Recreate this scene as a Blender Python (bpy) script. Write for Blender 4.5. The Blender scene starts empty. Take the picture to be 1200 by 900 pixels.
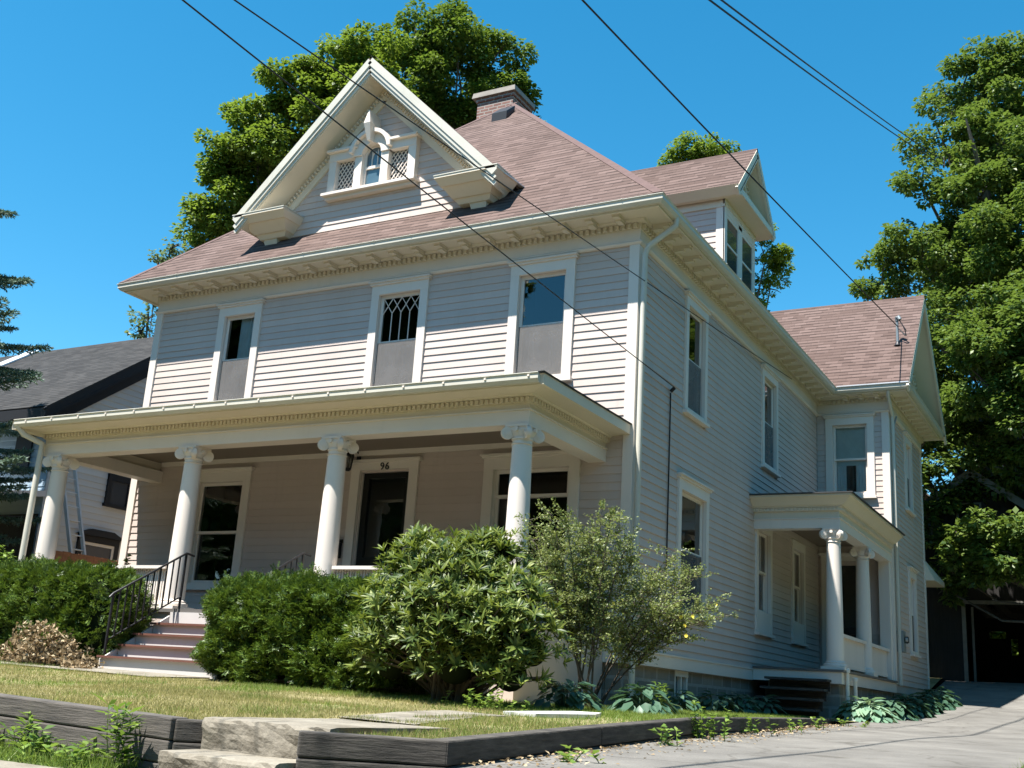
import bpy, bmesh, math, random
import numpy as np
from mathutils import Vector, Matrix
random.seed(7); RNG = np.random.default_rng(11)
S = bpy.context.scene
COL = S.collection

# ------------------------------------------------------------------ camera, sky, sun, exposure
cd = bpy.data.cameras.new('camera'); cam = bpy.data.objects.new('camera', cd); COL.objects.link(cam)
cam.location = (6.1131, -14.36583, -0.84568)
cam.rotation_euler = (1.84259509, -0.0621352361, 0.499302120)
cd.sensor_width = 36; cd.sensor_fit = 'HORIZONTAL'; cd.lens = 36*1295.07/1200
cd.clip_start = .05; cd.clip_end = 3000
S.camera = cam
SUNV = Vector((-.178, -.41, 1.0)).normalized()
world = bpy.data.worlds.new('World'); S.world = world; world.use_nodes = True
wn = world.node_tree.nodes; wl = world.node_tree.links
bg = wn['Background']
sky = wn.new('ShaderNodeTexSky'); sky.sky_type = 'NISHITA'; sky.sun_disc = False
sky.sun_elevation = math.asin(SUNV.z); sky.sun_rotation = math.atan2(SUNV.x, SUNV.y)
sky.altitude = 300; sky.air_density = 1.0; sky.dust_density = .3; sky.ozone_density = 3.0
hsv = wn.new('ShaderNodeHueSaturation'); hsv.inputs['Saturation'].default_value = 1.36; hsv.inputs['Hue'].default_value = .48; hsv.inputs['Value'].default_value = 1.13
wl.new(sky.outputs[0], hsv.inputs['Color']); wl.new(hsv.outputs[0], bg.inputs['Color'])
bg.inputs['Strength'].default_value = .08
sd = bpy.data.lights.new('sun', 'SUN'); sun = bpy.data.objects.new('sun', sd); COL.objects.link(sun)
sd.energy = 5.0; sd.angle = math.radians(.5); sd.color = (1, .965, .91)
sun.rotation_euler = SUNV.to_track_quat('Z', 'Y').to_euler(); sun.location = (-20, -40, 60)
S.view_settings.view_transform = 'Standard'; S.view_settings.look = 'None'
S.view_settings.gamma = 1; S.view_settings.use_curve_mapping = False
S.view_settings.exposure = 1.32
S.cycles.max_bounces = 7; S.cycles.diffuse_bounces = 4; S.cycles.glossy_bounces = 3
S.cycles.transparent_max_bounces = 8; S.cycles.transmission_bounces = 4

# ------------------------------------------------------------------ materials
def new_mat(name):
    m = bpy.data.materials.new(name); m.use_nodes = True
    nt = m.node_tree; return m, nt.nodes, nt.links, nt.nodes['Principled BSDF']
def ramp(nodes, stops):
    r = nodes.new('ShaderNodeValToRGB'); e = r.color_ramp.elements
    while len(e) < len(stops): e.new(.5)
    for k, (p, c) in enumerate(stops): e[k].position = p; e[k].color = (*c, 1)
    return r
def coords(nodes): return nodes.new('ShaderNodeTexCoord').outputs['Object']
def noise(nodes, links, vec, scale, detail=4, rough=.55, stretch=None):
    n = nodes.new('ShaderNodeTexNoise'); n.inputs['Scale'].default_value = scale
    n.inputs['Detail'].default_value = detail; n.inputs['Roughness'].default_value = rough
    if stretch:
        mp = nodes.new('ShaderNodeMapping'); mp.inputs['Scale'].default_value = stretch
        links.new(vec, mp.inputs['Vector']); vec = mp.outputs[0]
    links.new(vec, n.inputs['Vector']); return n.outputs['Fac']
def mix(nodes, links, fac, a, b, mode='MIX'):
    m = nodes.new('ShaderNodeMixRGB'); m.blend_type = mode
    for s, v in ((0, fac), (1, a), (2, b)):
        if isinstance(v, (int, float)): m.inputs[s].default_value = v
        elif isinstance(v, tuple): m.inputs[s].default_value = (*v, 1)
        else: links.new(v, m.inputs[s])
    return m.outputs[0]
def bump(nodes, links, h, bs, strength=.3, dist=.01):
    b = nodes.new('ShaderNodeBump'); b.inputs['Strength'].default_value = strength; b.inputs['Distance'].default_value = dist
    links.new(h, b.inputs['Height']); links.new(b.outputs[0], bs.inputs['Normal'])
def paint(name, col, dirt=(.3, .27, .22), amt=.25, rough=.55, scale=1.3, per_island=.06, stretch=(1, 1, .3)):
    """weathered paint: slow blotches, a finer grain and a little board-to-board difference"""
    m, n, l, b = new_mat(name); c = coords(n)
    f = noise(n, l, c, scale, 5, .6, stretch); r = ramp(n, [(.42, (0, 0, 0)), (.8, (1, 1, 1))]); l.new(f, r.inputs[0])
    mm = n.new('ShaderNodeMath'); mm.operation = 'MULTIPLY'; mm.inputs[1].default_value = amt; l.new(r.outputs[0], mm.inputs[0])
    base = mix(n, l, mm.outputs[0], col, tuple(col[i]*.55+dirt[i]*.45 for i in range(3)))
    r2 = ramp(n, [(.56, (0, 0, 0)), (.72, (1, 1, 1))]); l.new(noise(n, l, c, 3.1, 6, .7, (2.6, 2.6, .35)), r2.inputs[0])       # runs and stains
    m2 = n.new('ShaderNodeMath'); m2.operation = 'MULTIPLY'; m2.inputs[1].default_value = amt*.55; l.new(r2.outputs[0], m2.inputs[0])
    base = mix(n, l, m2.outputs[0], base, tuple(col[i]*.5+dirt[i]*.4 for i in range(3)))
    r3 = ramp(n, [(.70, (0, 0, 0)), (.74, (1, 1, 1))]); l.new(noise(n, l, c, 13, 5, .75, (1, 1, 1.8)), r3.inputs[0])          # small worn flecks
    m3 = n.new('ShaderNodeMath'); m3.operation = 'MULTIPLY'; m3.inputs[1].default_value = amt*.7; l.new(r3.outputs[0], m3.inputs[0])
    base = mix(n, l, m3.outputs[0], base, tuple(dirt[i]*.9 for i in range(3)))
    g = n.new('ShaderNodeNewGeometry'); mr = n.new('ShaderNodeMapRange')
    mr.inputs['To Min'].default_value = 1-per_island; mr.inputs['To Max'].default_value = 1+per_island
    l.new(g.outputs['Random Per Island'], mr.inputs['Value'])
    hv = n.new('ShaderNodeHueSaturation'); l.new(mr.outputs[0], hv.inputs['Value']); l.new(base, hv.inputs['Color'])
    l.new(hv.outputs[0], b.inputs['Base Color']); b.inputs['Roughness'].default_value = rough
    b.inputs['Specular IOR Level'].default_value = .3
    bump(n, l, noise(n, l, c, 60, 3), b, .12, .004)
    return m
def plain(name, col, rough=.6, metal=0, spec=.4, var=.12, scale=6):
    m, n, l, b = new_mat(name); c = coords(n); f = noise(n, l, c, scale, 4)
    l.new(mix(n, l, f, tuple(x*(1-var) for x in col), tuple(min(1, x*(1+var)) for x in col)), b.inputs['Base Color'])
    b.inputs['Roughness'].default_value = rough; b.inputs['Metallic'].default_value = metal; b.inputs['Specular IOR Level'].default_value = spec
    return m
def shingles(name, ca, cb, line, row=.14, wid=.3, patch=(.5, .45, .42)):
    m, n, l, b = new_mat(name); uv = n.new('ShaderNodeTexCoord').outputs['UV']
    br = n.new('ShaderNodeTexBrick'); l.new(uv, br.inputs['Vector'])
    br.inputs['Scale'].default_value = 1; br.inputs['Brick Width'].default_value = wid; br.inputs['Row Height'].default_value = row
    br.inputs['Mortar Size'].default_value = .002; br.inputs['Mortar Smooth'].default_value = .2; br.offset = .37; br.offset_frequency = 2
    br.inputs['Color1'].default_value = (*ca, 1); br.inputs['Color2'].default_value = (*cb, 1); br.inputs['Mortar'].default_value = (*line, 1)
    b2 = n.new('ShaderNodeTexBrick'); l.new(uv, b2.inputs['Vector'])           # the printed darker bands of laminated tabs
    b2.inputs['Scale'].default_value = 1; b2.inputs['Brick Width'].default_value = wid*.83; b2.inputs['Row Height'].default_value = row
    b2.inputs['Mortar Size'].default_value = .0; b2.offset = .61; b2.inputs['Color1'].default_value = (0, 0, 0, 1); b2.inputs['Color2'].default_value = (1, 1, 1, 1); b2.inputs['Bias'].default_value = .25
    sx = n.new('ShaderNodeSeparateXYZ'); l.new(uv, sx.inputs[0])
    dv = n.new('ShaderNodeMath'); dv.operation = 'DIVIDE'; dv.inputs[1].default_value = row; l.new(sx.outputs['Y'], dv.inputs[0])
    fr = n.new('ShaderNodeMath'); fr.operation = 'FRACT'; l.new(dv.outputs[0], fr.inputs[0])
    rp = ramp(n, [(.0, (1, 1, 1)), (.28, (1, 1, 1)), (.36, (0, 0, 0))]); l.new(fr.outputs[0], rp.inputs[0])
    band = n.new('ShaderNodeMath'); band.operation = 'MULTIPLY'; l.new(rp.outputs[0], band.inputs[0]); l.new(b2.outputs['Color'], band.inputs[1])
    bm = n.new('ShaderNodeMath'); bm.operation = 'MULTIPLY'; bm.inputs[1].default_value = .92; l.new(band.outputs[0], bm.inputs[0])
    c1 = mix(n, l, bm.outputs[0], br.outputs['Color'], line)
    f = noise(n, l, coords(n), .7, 4, .6); r = ramp(n, [(.35, (0, 0, 0)), (.75, (1, 1, 1))]); l.new(f, r.inputs[0])
    k = n.new('ShaderNodeMath'); k.operation = 'MULTIPLY'; k.inputs[1].default_value = .3; l.new(r.outputs[0], k.inputs[0])
    c2 = mix(n, l, k.outputs[0], c1, patch, 'MULTIPLY')
    g = noise(n, l, coords(n), 90, 2); c3 = mix(n, l, .35, c2, mix(n, l, g, (.55, .55, .55), (1.4, 1.4, 1.4)), 'MULTIPLY')
    l.new(c3, b.inputs['Base Color']); b.inputs['Roughness'].default_value = .9; b.inputs['Specular IOR Level'].default_value = .15
    inv = n.new('ShaderNodeMath'); inv.operation = 'SUBTRACT'; inv.inputs[0].default_value = 1; l.new(fr.outputs[0], inv.inputs[1])
    bump(n, l, inv.outputs[0], b, .5, .02)
    return m
def brick_mat(name, ca, cb, mortar, w, h, ms, axis='XZ', rough=.85):
    m, n, l, b = new_mat(name); c = coords(n)
    sp = n.new('ShaderNodeSeparateXYZ'); l.new(c, sp.inputs[0]); ad = n.new('ShaderNodeMath'); ad.operation = 'ADD'
    l.new(sp.outputs['X'], ad.inputs[0]); l.new(sp.outputs['Y'], ad.inputs[1])
    cb_ = n.new('ShaderNodeCombineXYZ'); l.new(ad.outputs[0], cb_.inputs[0]); l.new(sp.outputs['Z'], cb_.inputs[1])
    dist = n.new('ShaderNodeTexNoise'); dist.inputs['Scale'].default_value = 6; l.new(c, dist.inputs['Vector'])
    vm = n.new('ShaderNodeMixRGB'); vm.blend_type = 'ADD'; vm.inputs[0].default_value = .02 if h > .1 else .004
    l.new(cb_.outputs[0], vm.inputs[1]); l.new(dist.outputs['Color'], vm.inputs[2])
    br = n.new('ShaderNodeTexBrick'); l.new(vm.outputs[0], br.inputs['Vector'])
    br.inputs['Scale'].default_value = 1; br.inputs['Brick Width'].default_value = w; br.inputs['Row Height'].default_value = h; br.inputs['Mortar Size'].default_value = ms
    br.inputs['Color1'].default_value = (*ca, 1); br.inputs['Color2'].default_value = (*cb, 1); br.inputs['Mortar'].default_value = (*mortar, 1)
    f = noise(n, l, c, 7, 5); col = mix(n, l, .6, br.outputs['Color'], mix(n, l, f, (.5, .5, .5), (1.35, 1.35, 1.3)), 'MULTIPLY')
    l.new(col, b.inputs['Base Color']); b.inputs['Roughness'].default_value = rough
    iv = n.new('ShaderNodeMath'); iv.operation = 'SUBTRACT'; iv.inputs[0].default_value = 1; l.new(br.outputs['Fac'], iv.inputs[1])
    bump(n, l, iv.outputs[0], b, .6, .012)
    return m
def leaf(name, dark, mid, light, rough=.5, trans=.28, spec=.35, tcol=None):
    m, n, l, b = new_mat(name); g = n.new('ShaderNodeNewGeometry')
    r = ramp(n, [(0, dark), (.5, mid), (1, light)]); l.new(g.outputs['Random Per Island'], r.inputs[0])
    f = noise(n, l, coords(n), .8, 4); cc = mix(n, l, .75, r.outputs[0], mix(n, l, f, (.55, .6, .6), (1.45, 1.35, 1.2)), 'MULTIPLY')
    l.new(cc, b.inputs['Base Color']); b.inputs['Roughness'].default_value = rough; b.inputs['Specular IOR Level'].default_value = spec
    t = n.new('ShaderNodeBsdfTranslucent')
    l.new(mix(n, l, .5, cc, tcol or (light[0]*1.6, light[1]*1.7, light[2]*.8)), t.inputs['Color'])
    ms = n.new('ShaderNodeMixShader'); ms.inputs[0].default_value = trans
    l.new(b.outputs[0], ms.inputs[1]); l.new(t.outputs[0], ms.inputs[2]); l.new(ms.outputs[0], n['Material Output'].inputs['Surface'])
    return m
def glass(name, k=2.6, tint=(.8, .85, .85), wav=.0):
    m, n, l, b = new_mat(name); n.remove(b)
    fr = n.new('ShaderNodeFresnel'); fr.inputs[0].default_value = 1.5
    ml = n.new('ShaderNodeMath'); ml.operation = 'MULTIPLY'; ml.use_clamp = True; ml.inputs[1].default_value = k; l.new(fr.outputs[0], ml.inputs[0])
    t = n.new('ShaderNodeBsdfTransparent'); t.inputs[0].default_value = (*tint, 1)
    g = n.new('ShaderNodeBsdfGlossy'); g.inputs['Roughness'].default_value = .015
    bp = n.new('ShaderNodeBump'); bp.inputs['Strength'].default_value = .25; bp.inputs['Distance'].default_value = .01
    l.new(noise(n, l, coords(n), 1.7, 2), bp.inputs['Height']); l.new(bp.outputs[0], g.inputs['Normal'])
    ms = n.new('ShaderNodeMixShader'); l.new(ml.outputs[0], ms.inputs[0]); l.new(t.outputs[0], ms.inputs[1]); l.new(g.outputs[0], ms.inputs[2])
    l.new(ms.outputs[0], n['Material Output'].inputs['Surface']); return m
def screen_mat(name, col, cover):
    m, n, l, b = new_mat(name); t = n.new('ShaderNodeBsdfTransparent')
    b.inputs['Base Color'].default_value = (*col, 1); b.inputs['Roughness'].default_value = .7
    f = noise(n, l, coords(n), 2.5, 3); mr = n.new('ShaderNodeMapRange'); mr.inputs['To Min'].default_value = cover-.25; mr.inputs['To Max'].default_value = cover+.25; l.new(f, mr.inputs[0])
    ms = n.new('ShaderNodeMixShader'); l.new(mr.outputs[0], ms.inputs[0]); l.new(t.outputs[0], ms.inputs[1]); l.new(b.outputs[0], ms.inputs[2])
    l.new(ms.outputs[0], n['Material Output'].inputs['Surface']); return m
def ground_mat(name, a, b_, c_, s1=.8, s2=9, rough=.95, bd=.03):
    m, n, l, b = new_mat(name); c = coords(n)
    r = ramp(n, [(.3, a), (.52, b_), (.75, c_)]); l.new(noise(n, l, c, s1, 6, .62), r.inputs[0])
    col = mix(n, l, .7, r.outputs[0], mix(n, l, noise(n, l, c, s2*6, 3), (.6, .6, .6), (1.4, 1.4, 1.35)), 'MULTIPLY')
    l.new(col, b.inputs['Base Color']); b.inputs['Roughness'].default_value = rough; b.inputs['Specular IOR Level'].default_value = .2
    bump(n, l, noise(n, l, c, s2*4, 5), b, .5, bd); return m
def wood_weather(name, a, b_, stretch=(.5, 12, 12), rough=.85):
    m, n, l, b = new_mat(name); c = coords(n)
    r = ramp(n, [(.3, a), (.7, b_)]); l.new(noise(n, l, c, 3, 6, .65, stretch), r.inputs[0])
    col = mix(n, l, .6, r.outputs[0], mix(n, l, noise(n, l, c, 2.2, 5), (.45, .45, .45), (1.5, 1.5, 1.5)), 'MULTIPLY')
    l.new(col, b.inputs['Base Color']); b.inputs['Roughness'].default_value = rough
    bump(n, l, noise(n, l, c, 6, 6, .7, stretch), b, .5, .02); return m

M = {}
M['siding'] = paint('siding_paint', (.575, .478, .425), (.30, .235, .185), .5, .6, 1.1, .045)
M['white'] = paint('white_trim_paint', (.745, .665, .59), (.4, .36, .28), .3, .5, 1.6, .03)
M['cream'] = paint('cream_cornice_paint', (.70, .615, .49), (.4, .36, .26), .3, .5, 1.6, .03)
M['gutter'] = paint('gutter_paint', (.58, .55, .47), (.3, .28, .22), .5, .35, 2.2, .03, (1, 1, 1))
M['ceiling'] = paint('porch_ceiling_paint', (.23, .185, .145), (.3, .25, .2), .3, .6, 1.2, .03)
M['roof'] = shingles('red_brown_shingles', (.108, .073, .062), (.166, .116, .101), (.042, .029, .025))
M['porch_roof'] = plain('porch_roof_membrane', (.06, .06, .06), .8, 0, .2)
M['flash'] = plain('roof_flashing', (.7, .7, .7), .4, .5)
M['brick'] = brick_mat('chimney_brick', (.17, .075, .058), (.235, .115, .09), (.30, .26, .23), .22, .075, .012)
M['cap'] = plain('chimney_cap_stone', (.26, .23, .2), .9, 0, .2, .35)
M['stone'] = brick_mat('foundation_stone', (.19, .165, .14), (.27, .24, .2), (.33, .3, .27), .5, .2, .025)
M['glass'] = glass('window_glass')
M['glass_side'] = glass('side_window_glass', 1.6)
M['room'] = plain('dark_room', (.02, .018, .016), .9, 0, .05)
M['screen'] = screen_mat('insect_screen', (.19, .18, .172), .56)
M['screen_dark'] = screen_mat('dark_insect_screen', (.12, .12, .12), .45)
M['curtain'] = plain('curtain_cloth', (.84, .86, .85), .9, 0, .1)
M['shade'] = plain('roller_shade', (.72, .80, .77), .9, 0, .1)
M['lattice_dark'] = plain('lattice_dark', (.035, .04, .045), .3, 0, .4)
M['door'] = plain('black_door_paint', (.012, .013, .012), .35, 0, .4)
M['iron'] = plain('black_iron', (.02, .02, .022), .45, .3, .5)
M['tread'] = plain('red_tread_paint', (.14, .062, .045), .6, 0, .3, .3, 4)
M['riser'] = paint('riser_paint', (.55, .525, .50), (.3, .24, .2), .4, .5)
M['floor'] = plain('porch_floor_paint', (.13, .12, .11), .6)
M['timber'] = wood_weather('weathered_timber', (.05, .044, .038), (.135, .118, .10), (.9, .9, 13))
M['timber_dark'] = wood_weather('creosoted_timber', (.022, .019, .016), (.10, .088, .073), (1.3, 1.3, 13))
M['concrete'] = ground_mat('old_concrete', (.15, .13, .10), (.23, .205, .165), (.30, .27, .22), 2.5, 7, .9, .02)
M['pale_slab'] = ground_mat('pale_slab', (.5, .5, .48), (.6, .6, .58), (.7, .7, .68), 3, 7, .9, .01)
def asphalt_mat():
    m, n, l, b = new_mat('grey_drive_asphalt'); c = coords(n)
    r = ramp(n, [(.3, (.115, .108, .098)), (.5, (.155, .147, .134)), (.7, (.20, .19, .172))]); l.new(noise(n, l, c, 1.1, 7, .65), r.inputs[0])
    g1 = mix(n, l, .75, r.outputs[0], mix(n, l, noise(n, l, c, 70, 3), (.55, .55, .55), (1.45, 1.44, 1.4)), 'MULTIPLY')
    st_ = ramp(n, [(.62, (1, 1, 1)), (.72, (.55, .53, .5))]); l.new(noise(n, l, c, 1.9, 3, .5), st_.inputs[0]); g2 = mix(n, l, .7, g1, st_.outputs[0], 'MULTIPLY')
    dn = n.new('ShaderNodeTexNoise'); dn.inputs['Scale'].default_value = 1.6; dn.inputs['Detail'].default_value = 5; l.new(c, dn.inputs['Vector'])
    wv = n.new('ShaderNodeMixRGB'); wv.blend_type = 'ADD'; wv.inputs[0].default_value = .9; l.new(c, wv.inputs[1]); l.new(dn.outputs['Color'], wv.inputs[2])
    vo = n.new('ShaderNodeTexVoronoi'); vo.feature = 'DISTANCE_TO_EDGE'; vo.inputs['Scale'].default_value = .42; l.new(wv.outputs[0], vo.inputs['Vector'])
    ck = ramp(n, [(.0, (.3, .29, .27)), (.006, (.45, .43, .4)), (.014, (1, 1, 1))]); l.new(vo.outputs['Distance'], ck.inputs[0]); g3 = mix(n, l, .4, g2, ck.outputs[0], 'MULTIPLY')
    sp = ramp(n, [(.70, (0, 0, 0)), (.76, (1, 1, 1))]); l.new(noise(n, l, c, 38, 2), sp.inputs[0]); g4 = mix(n, l, sp.outputs[0], g3, (.33, .28, .21))
    l.new(g4, b.inputs['Base Color']); b.inputs['Roughness'].default_value = .95; b.inputs['Specular IOR Level'].default_value = .2
    bump(n, l, noise(n, l, c, 90, 4), b, .5, .01); return m
M['asphalt'] = asphalt_mat()
M['street'] = ground_mat('street_asphalt', (.05, .05, .05), (.065, .065, .065), (.08, .08, .08), .6, 14)
M['earth'] = ground_mat('dry_lawn_soil', (.15, .14, .05), (.24, .205, .10), (.31, .26, .15), 1.2, 9)
M['earth_green'] = ground_mat('green_ground', (.04, .06, .02), (.06, .085, .03), (.09, .10, .045), 1, 8)
M['litter'] = ground_mat('drive_edge_litter', (.15, .11, .07), (.22, .17, .11), (.28, .23, .17), 3, 14)
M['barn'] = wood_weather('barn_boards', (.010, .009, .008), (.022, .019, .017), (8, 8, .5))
M['barn_trim'] = plain('barn_trim', (.2, .19, .17), .8, 0, .2, .4)
M['nb_white'] = paint('neighbour_siding', (.60, .58, .55), (.3, .3, .3), .3, .6)
M['nb_shade_blue'] = paint('neighbour_shade_blue_siding', (.34, .44, .52), (.25, .3, .35), .3, .6)  # blue cast of the shaded front wall put into the siding colour
M['nb_trim'] = plain('neighbour_dark_trim', (.012, .011, .013), .6)
M['nb_roof'] = shingles('grey_shingles', (.035, .034, .033), (.058, .056, .054), (.016, .016, .016), .13, .3)
M['nb_roof2'] = shingles('brown_shingles', (.12, .09, .07), (.15, .115, .09), (.05, .04, .035), .13, .3)
M['fence'] = wood_weather('red_brown_fence', (.20, .085, .04), (.30, .14, .075), (1, 1, 10))
M['alu'] = plain('aluminium', (.62, .62, .61), .5, .15, .5)
M['grey_metal'] = plain('grey_metal', (.24, .27, .28), .5, .4)
M['wire'] = plain('wire_black', (.012, .012, .014), .6)
M['bark'] = wood_weather('tree_bark', (.06, .048, .036), (.14, .12, .095), (6, 6, 1))
M['twig'] = wood_weather('shrub_stems', (.05, .04, .03), (.11, .09, .07), (5, 5, 1))
M['maple'] = leaf('maple_leaves', (.05, .095, .012), (.115, .18, .024), (.21, .28, .05), .5, .34)
M['maple_dark'] = leaf('dark_maple_leaves', (.035, .075, .012), (.085, .145, .022), (.165, .23, .045), .5, .3)
M['oak'] = leaf('oak_leaves', (.032, .072, .018), (.082, .14, .03), (.165, .225, .055), .45, .32)
M['pale'] = leaf('poplar_leaves', (.06, .10, .05), (.11, .16, .08), (.2, .25, .14), .4, .3)
M['spruce'] = leaf('spruce_needles', (.05, .095, .065), (.10, .165, .12), (.19, .27, .21), .6, .1)
M['yew'] = leaf('yew_needles', (.02, .05, .008), (.055, .11, .016), (.15, .215, .035), .45, .18)
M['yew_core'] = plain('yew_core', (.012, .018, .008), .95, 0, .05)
M['rhodo'] = leaf('rhododendron_leaves', (.03, .06, .014), (.085, .13, .026), (.22, .26, .06), .45, .25, .32)
M['rose'] = leaf('rose_leaves', (.085, .13, .04), (.165, .21, .07), (.30, .33, .14), .45, .3)
M['petal'] = plain('yellow_petals', (.75, .62, .08), .6)
M['hosta'] = leaf('hosta_leaves', (.11, .21, .15), (.17, .29, .20), (.26, .38, .26), .4, .2, .5)
M['hosta_shaded'] = leaf('shaded_hosta_leaves', (.035, .085, .055), (.06, .125, .08), (.09, .165, .11), .4, .2, .4)  # darker copy of the hosta green, shade put into the leaf colour
M['fern'] = leaf('fern_leaves', (.05, .10, .02), (.09, .16, .03), (.16, .24, .05), .5, .3)
M['weed'] = leaf('weed_leaves', (.07, .13, .025), (.13, .22, .04), (.24, .33, .08), .45, .3)
M['dead'] = leaf('dead_leaves', (.16, .11, .06), (.30, .22, .13), (.46, .38, .26), .7, .15, .2, (.4, .3, .15))
M['grass'] = leaf('lawn_grass', (.15, .175, .04), (.32, .295, .12), (.48, .42, .22), .6, .3, .2, (.4, .38, .15))
M['grass_green'] = leaf('green_grass', (.075, .14, .025), (.14, .22, .04), (.25, .31, .08), .5, .3, .3)

# ------------------------------------------------------------------ builders
WL = {}                                            # world location of every object that parents others
def reg(o, p=None, loc=(0, 0, 0)):
    WL[o.name] = Vector(loc) + (WL[p.name] if p else Vector((0, 0, 0)))
def tag(o, label, cat, group=None, kind=None):
    if label: o['label'] = label
    if cat: o['category'] = cat
    if group: o['group'] = group
    if kind: o['kind'] = kind
    return o
def thing(name, label, cat, loc=(0, 0, 0), group=None):
    o = bpy.data.objects.new(name, None); COL.objects.link(o); o.location = loc; o.empty_display_size = .3
    reg(o, None, loc); return tag(o, label, cat, group)
class MB:
    def __init__(s): s.v = []; s.f = []; s.uv = []; s.sm = []
    def face(s, pts, uv=None, smooth=False):
        i = len(s.v); s.v += [tuple(p) for p in pts]; s.f.append(tuple(range(i, i+len(pts)))); s.uv.append(uv); s.sm.append(smooth)
    def mesh(s, vs, fs, smooth=False):
        i = len(s.v); s.v += [tuple(p) for p in vs]
        for f in fs: s.f.append(tuple(i+k for k in f)); s.uv.append(None); s.sm.append(smooth)
    def hexa(s, p):
        s.mesh(p, [(0, 3, 2, 1), (4, 5, 6, 7), (0, 1, 5, 4), (1, 2, 6, 5), (2, 3, 7, 6), (3, 0, 4, 7)])
    def box(s, x0, x1, y0, y1, z0, z1):
        s.hexa([(x0, y0, z0), (x1, y0, z0), (x1, y1, z0), (x0, y1, z0), (x0, y0, z1), (x1, y0, z1), (x1, y1, z1), (x0, y1, z1)])
    def tbox(s, T, u0, u1, n0, n1, z0, z1):
        s.hexa([T(u0, n0, z0), T(u1, n0, z0), T(u1, n1, z0), T(u0, n1, z0), T(u0, n0, z1), T(u1, n0, z1), T(u1, n1, z1), T(u0, n1, z1)])
    def loft(s, r0, z0, r1, z1):                   # rectangles (x0,x1,y0,y1) at two heights
        a, b = r0, r1
        s.hexa([(a[0], a[2], z0), (a[1], a[2], z0), (a[1], a[3], z0), (a[0], a[3], z0), (b[0], b[2], z1), (b[1], b[2], z1), (b[1], b[3], z1), (b[0], b[3], z1)])
    def bar(s, a, b, w, h, up=(0, 0, 1)):
        a = Vector(a); b = Vector(b); d = (b-a).normalized(); u = Vector(up); sd_ = d.cross(u)
        if sd_.length < 1e-4: sd_ = d.cross(Vector((0, 1, 0)))
        sd_.normalize(); u = sd_.cross(d); p = []
        for q in (a, b):
            for i, j in ((-1, -1), (1, -1), (1, 1), (-1, 1)): p.append(q+sd_*(i*w/2)+u*(j*h/2))
        s.hexa(p)
    def tube(s, pts, r, n=8, caps=True):
        pts = [Vector(p) for p in pts]; rs = r if isinstance(r, (list, tuple)) else [r]*len(pts)
        vs = []; fs = []; prev = None
        for k, p in enumerate(pts):
            d = (pts[min(k+1, len(pts)-1)]-pts[max(k-1, 0)]).normalized()
            ref = prev if prev is not None else (Vector((1, 0, 0)) if abs(d.x) < .8 else Vector((0, 1, 0)))
            a = (ref-d*ref.dot(d)).normalized(); prev = a; b = d.cross(a)
            for j in range(n):
                t = 2*math.pi*j/n; vs.append(p+(a*math.cos(t)+b*math.sin(t))*rs[k])
        for k in range(len(pts)-1):
            for j in range(n): fs.append((k*n+j, k*n+(j+1) % n, (k+1)*n+(j+1) % n, (k+1)*n+j))
        if caps: fs += [tuple(reversed(range(n))), tuple(range((len(pts)-1)*n, len(pts)*n))]
        s.mesh(vs, fs, True)
    def lathe(s, prof, c, n=28):
        vs = []; fs = []
        for r, z in prof:
            for j in range(n): t = 2*math.pi*j/n; vs.append((c[0]+r*math.cos(t), c[1]+r*math.sin(t), c[2]+z))
        for k in range(len(prof)-1):
            for j in range(n): fs.append((k*n+j, k*n+(j+1) % n, (k+1)*n+(j+1) % n, (k+1)*n+j))
        fs += [tuple(reversed(range(n))), tuple(range((len(prof)-1)*n, len(prof)*n))]
        s.mesh(vs, fs, True)
    def sweep(s, prof, path, closed_ends=True):
        """profile of (offset, z) points swept along a horizontal polyline with mitred corners; offset grows to the right of travel"""
        P = [Vector((p[0], p[1])) for p in path]; N = []
        for a, b in zip(P, P[1:]): d = (b-a).normalized(); N.append(Vector((d.y, -d.x)))
        rows = []
        for k, p in enumerate(P):
            if k == 0: m = N[0]
            elif k == len(P)-1: m = N[-1]
            else: m = (N[k-1]+N[k]); m = m/(m.length_squared/2) if m.length > 1e-6 else N[k]
            rows.append([(p.x+m.x*o, p.y+m.y*o, z) for o, z in prof])
        for ra, rb in zip(rows, rows[1:]):
            for j in range(len(prof)):
                i2 = (j+1) % len(prof); s.face([ra[j], rb[j], rb[i2], ra[i2]])
        if closed_ends: s.face(rows[0]); s.face(list(reversed(rows[-1])))
    def roofplane(s, pts, th=.0):
        pts = [Vector(p) for p in pts]; n = (pts[1]-pts[0]).cross(pts[2]-pts[0]).normalized()
        if n.z < 0: n = -n
        h = Vector((0, 0, 1)).cross(n).normalized(); sl = n.cross(h)
        s.face(pts, [(p.dot(h), p.dot(sl)) for p in pts])
        if th:
            lo = [p-n*th for p in pts]; s.face(list(reversed(lo)), [(0, 0)]*len(lo))
            for k in range(len(pts)): j = (k+1) % len(pts); s.face([pts[k], pts[j], lo[j], lo[k]], [(.01, .05)]*4)
    def build(s, name, mat, parent=None, recalc=True, label=None, bevel=0):
        off = WL[parent.name] if parent else Vector((0, 0, 0))
        me = bpy.data.meshes.new(name); me.from_pydata([(x-off.x, y-off.y, z-off.z) for x, y, z in s.v], [], s.f)
        if any(s.uv):
            L = me.uv_layers.new(name='UVMap')
            for p, u in zip(me.polygons, s.uv):
                if u:
                    for li, c in zip(p.loop_indices, u): L.data[li].uv = c
        me.polygons.foreach_set('use_smooth', s.sm)
        if recalc:
            b = bmesh.new(); b.from_mesh(me); bmesh.ops.recalc_face_normals(b, faces=b.faces[:]); b.to_mesh(me); b.free()
        me.materials.append(mat if not isinstance(mat, str) else M[mat])
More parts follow.
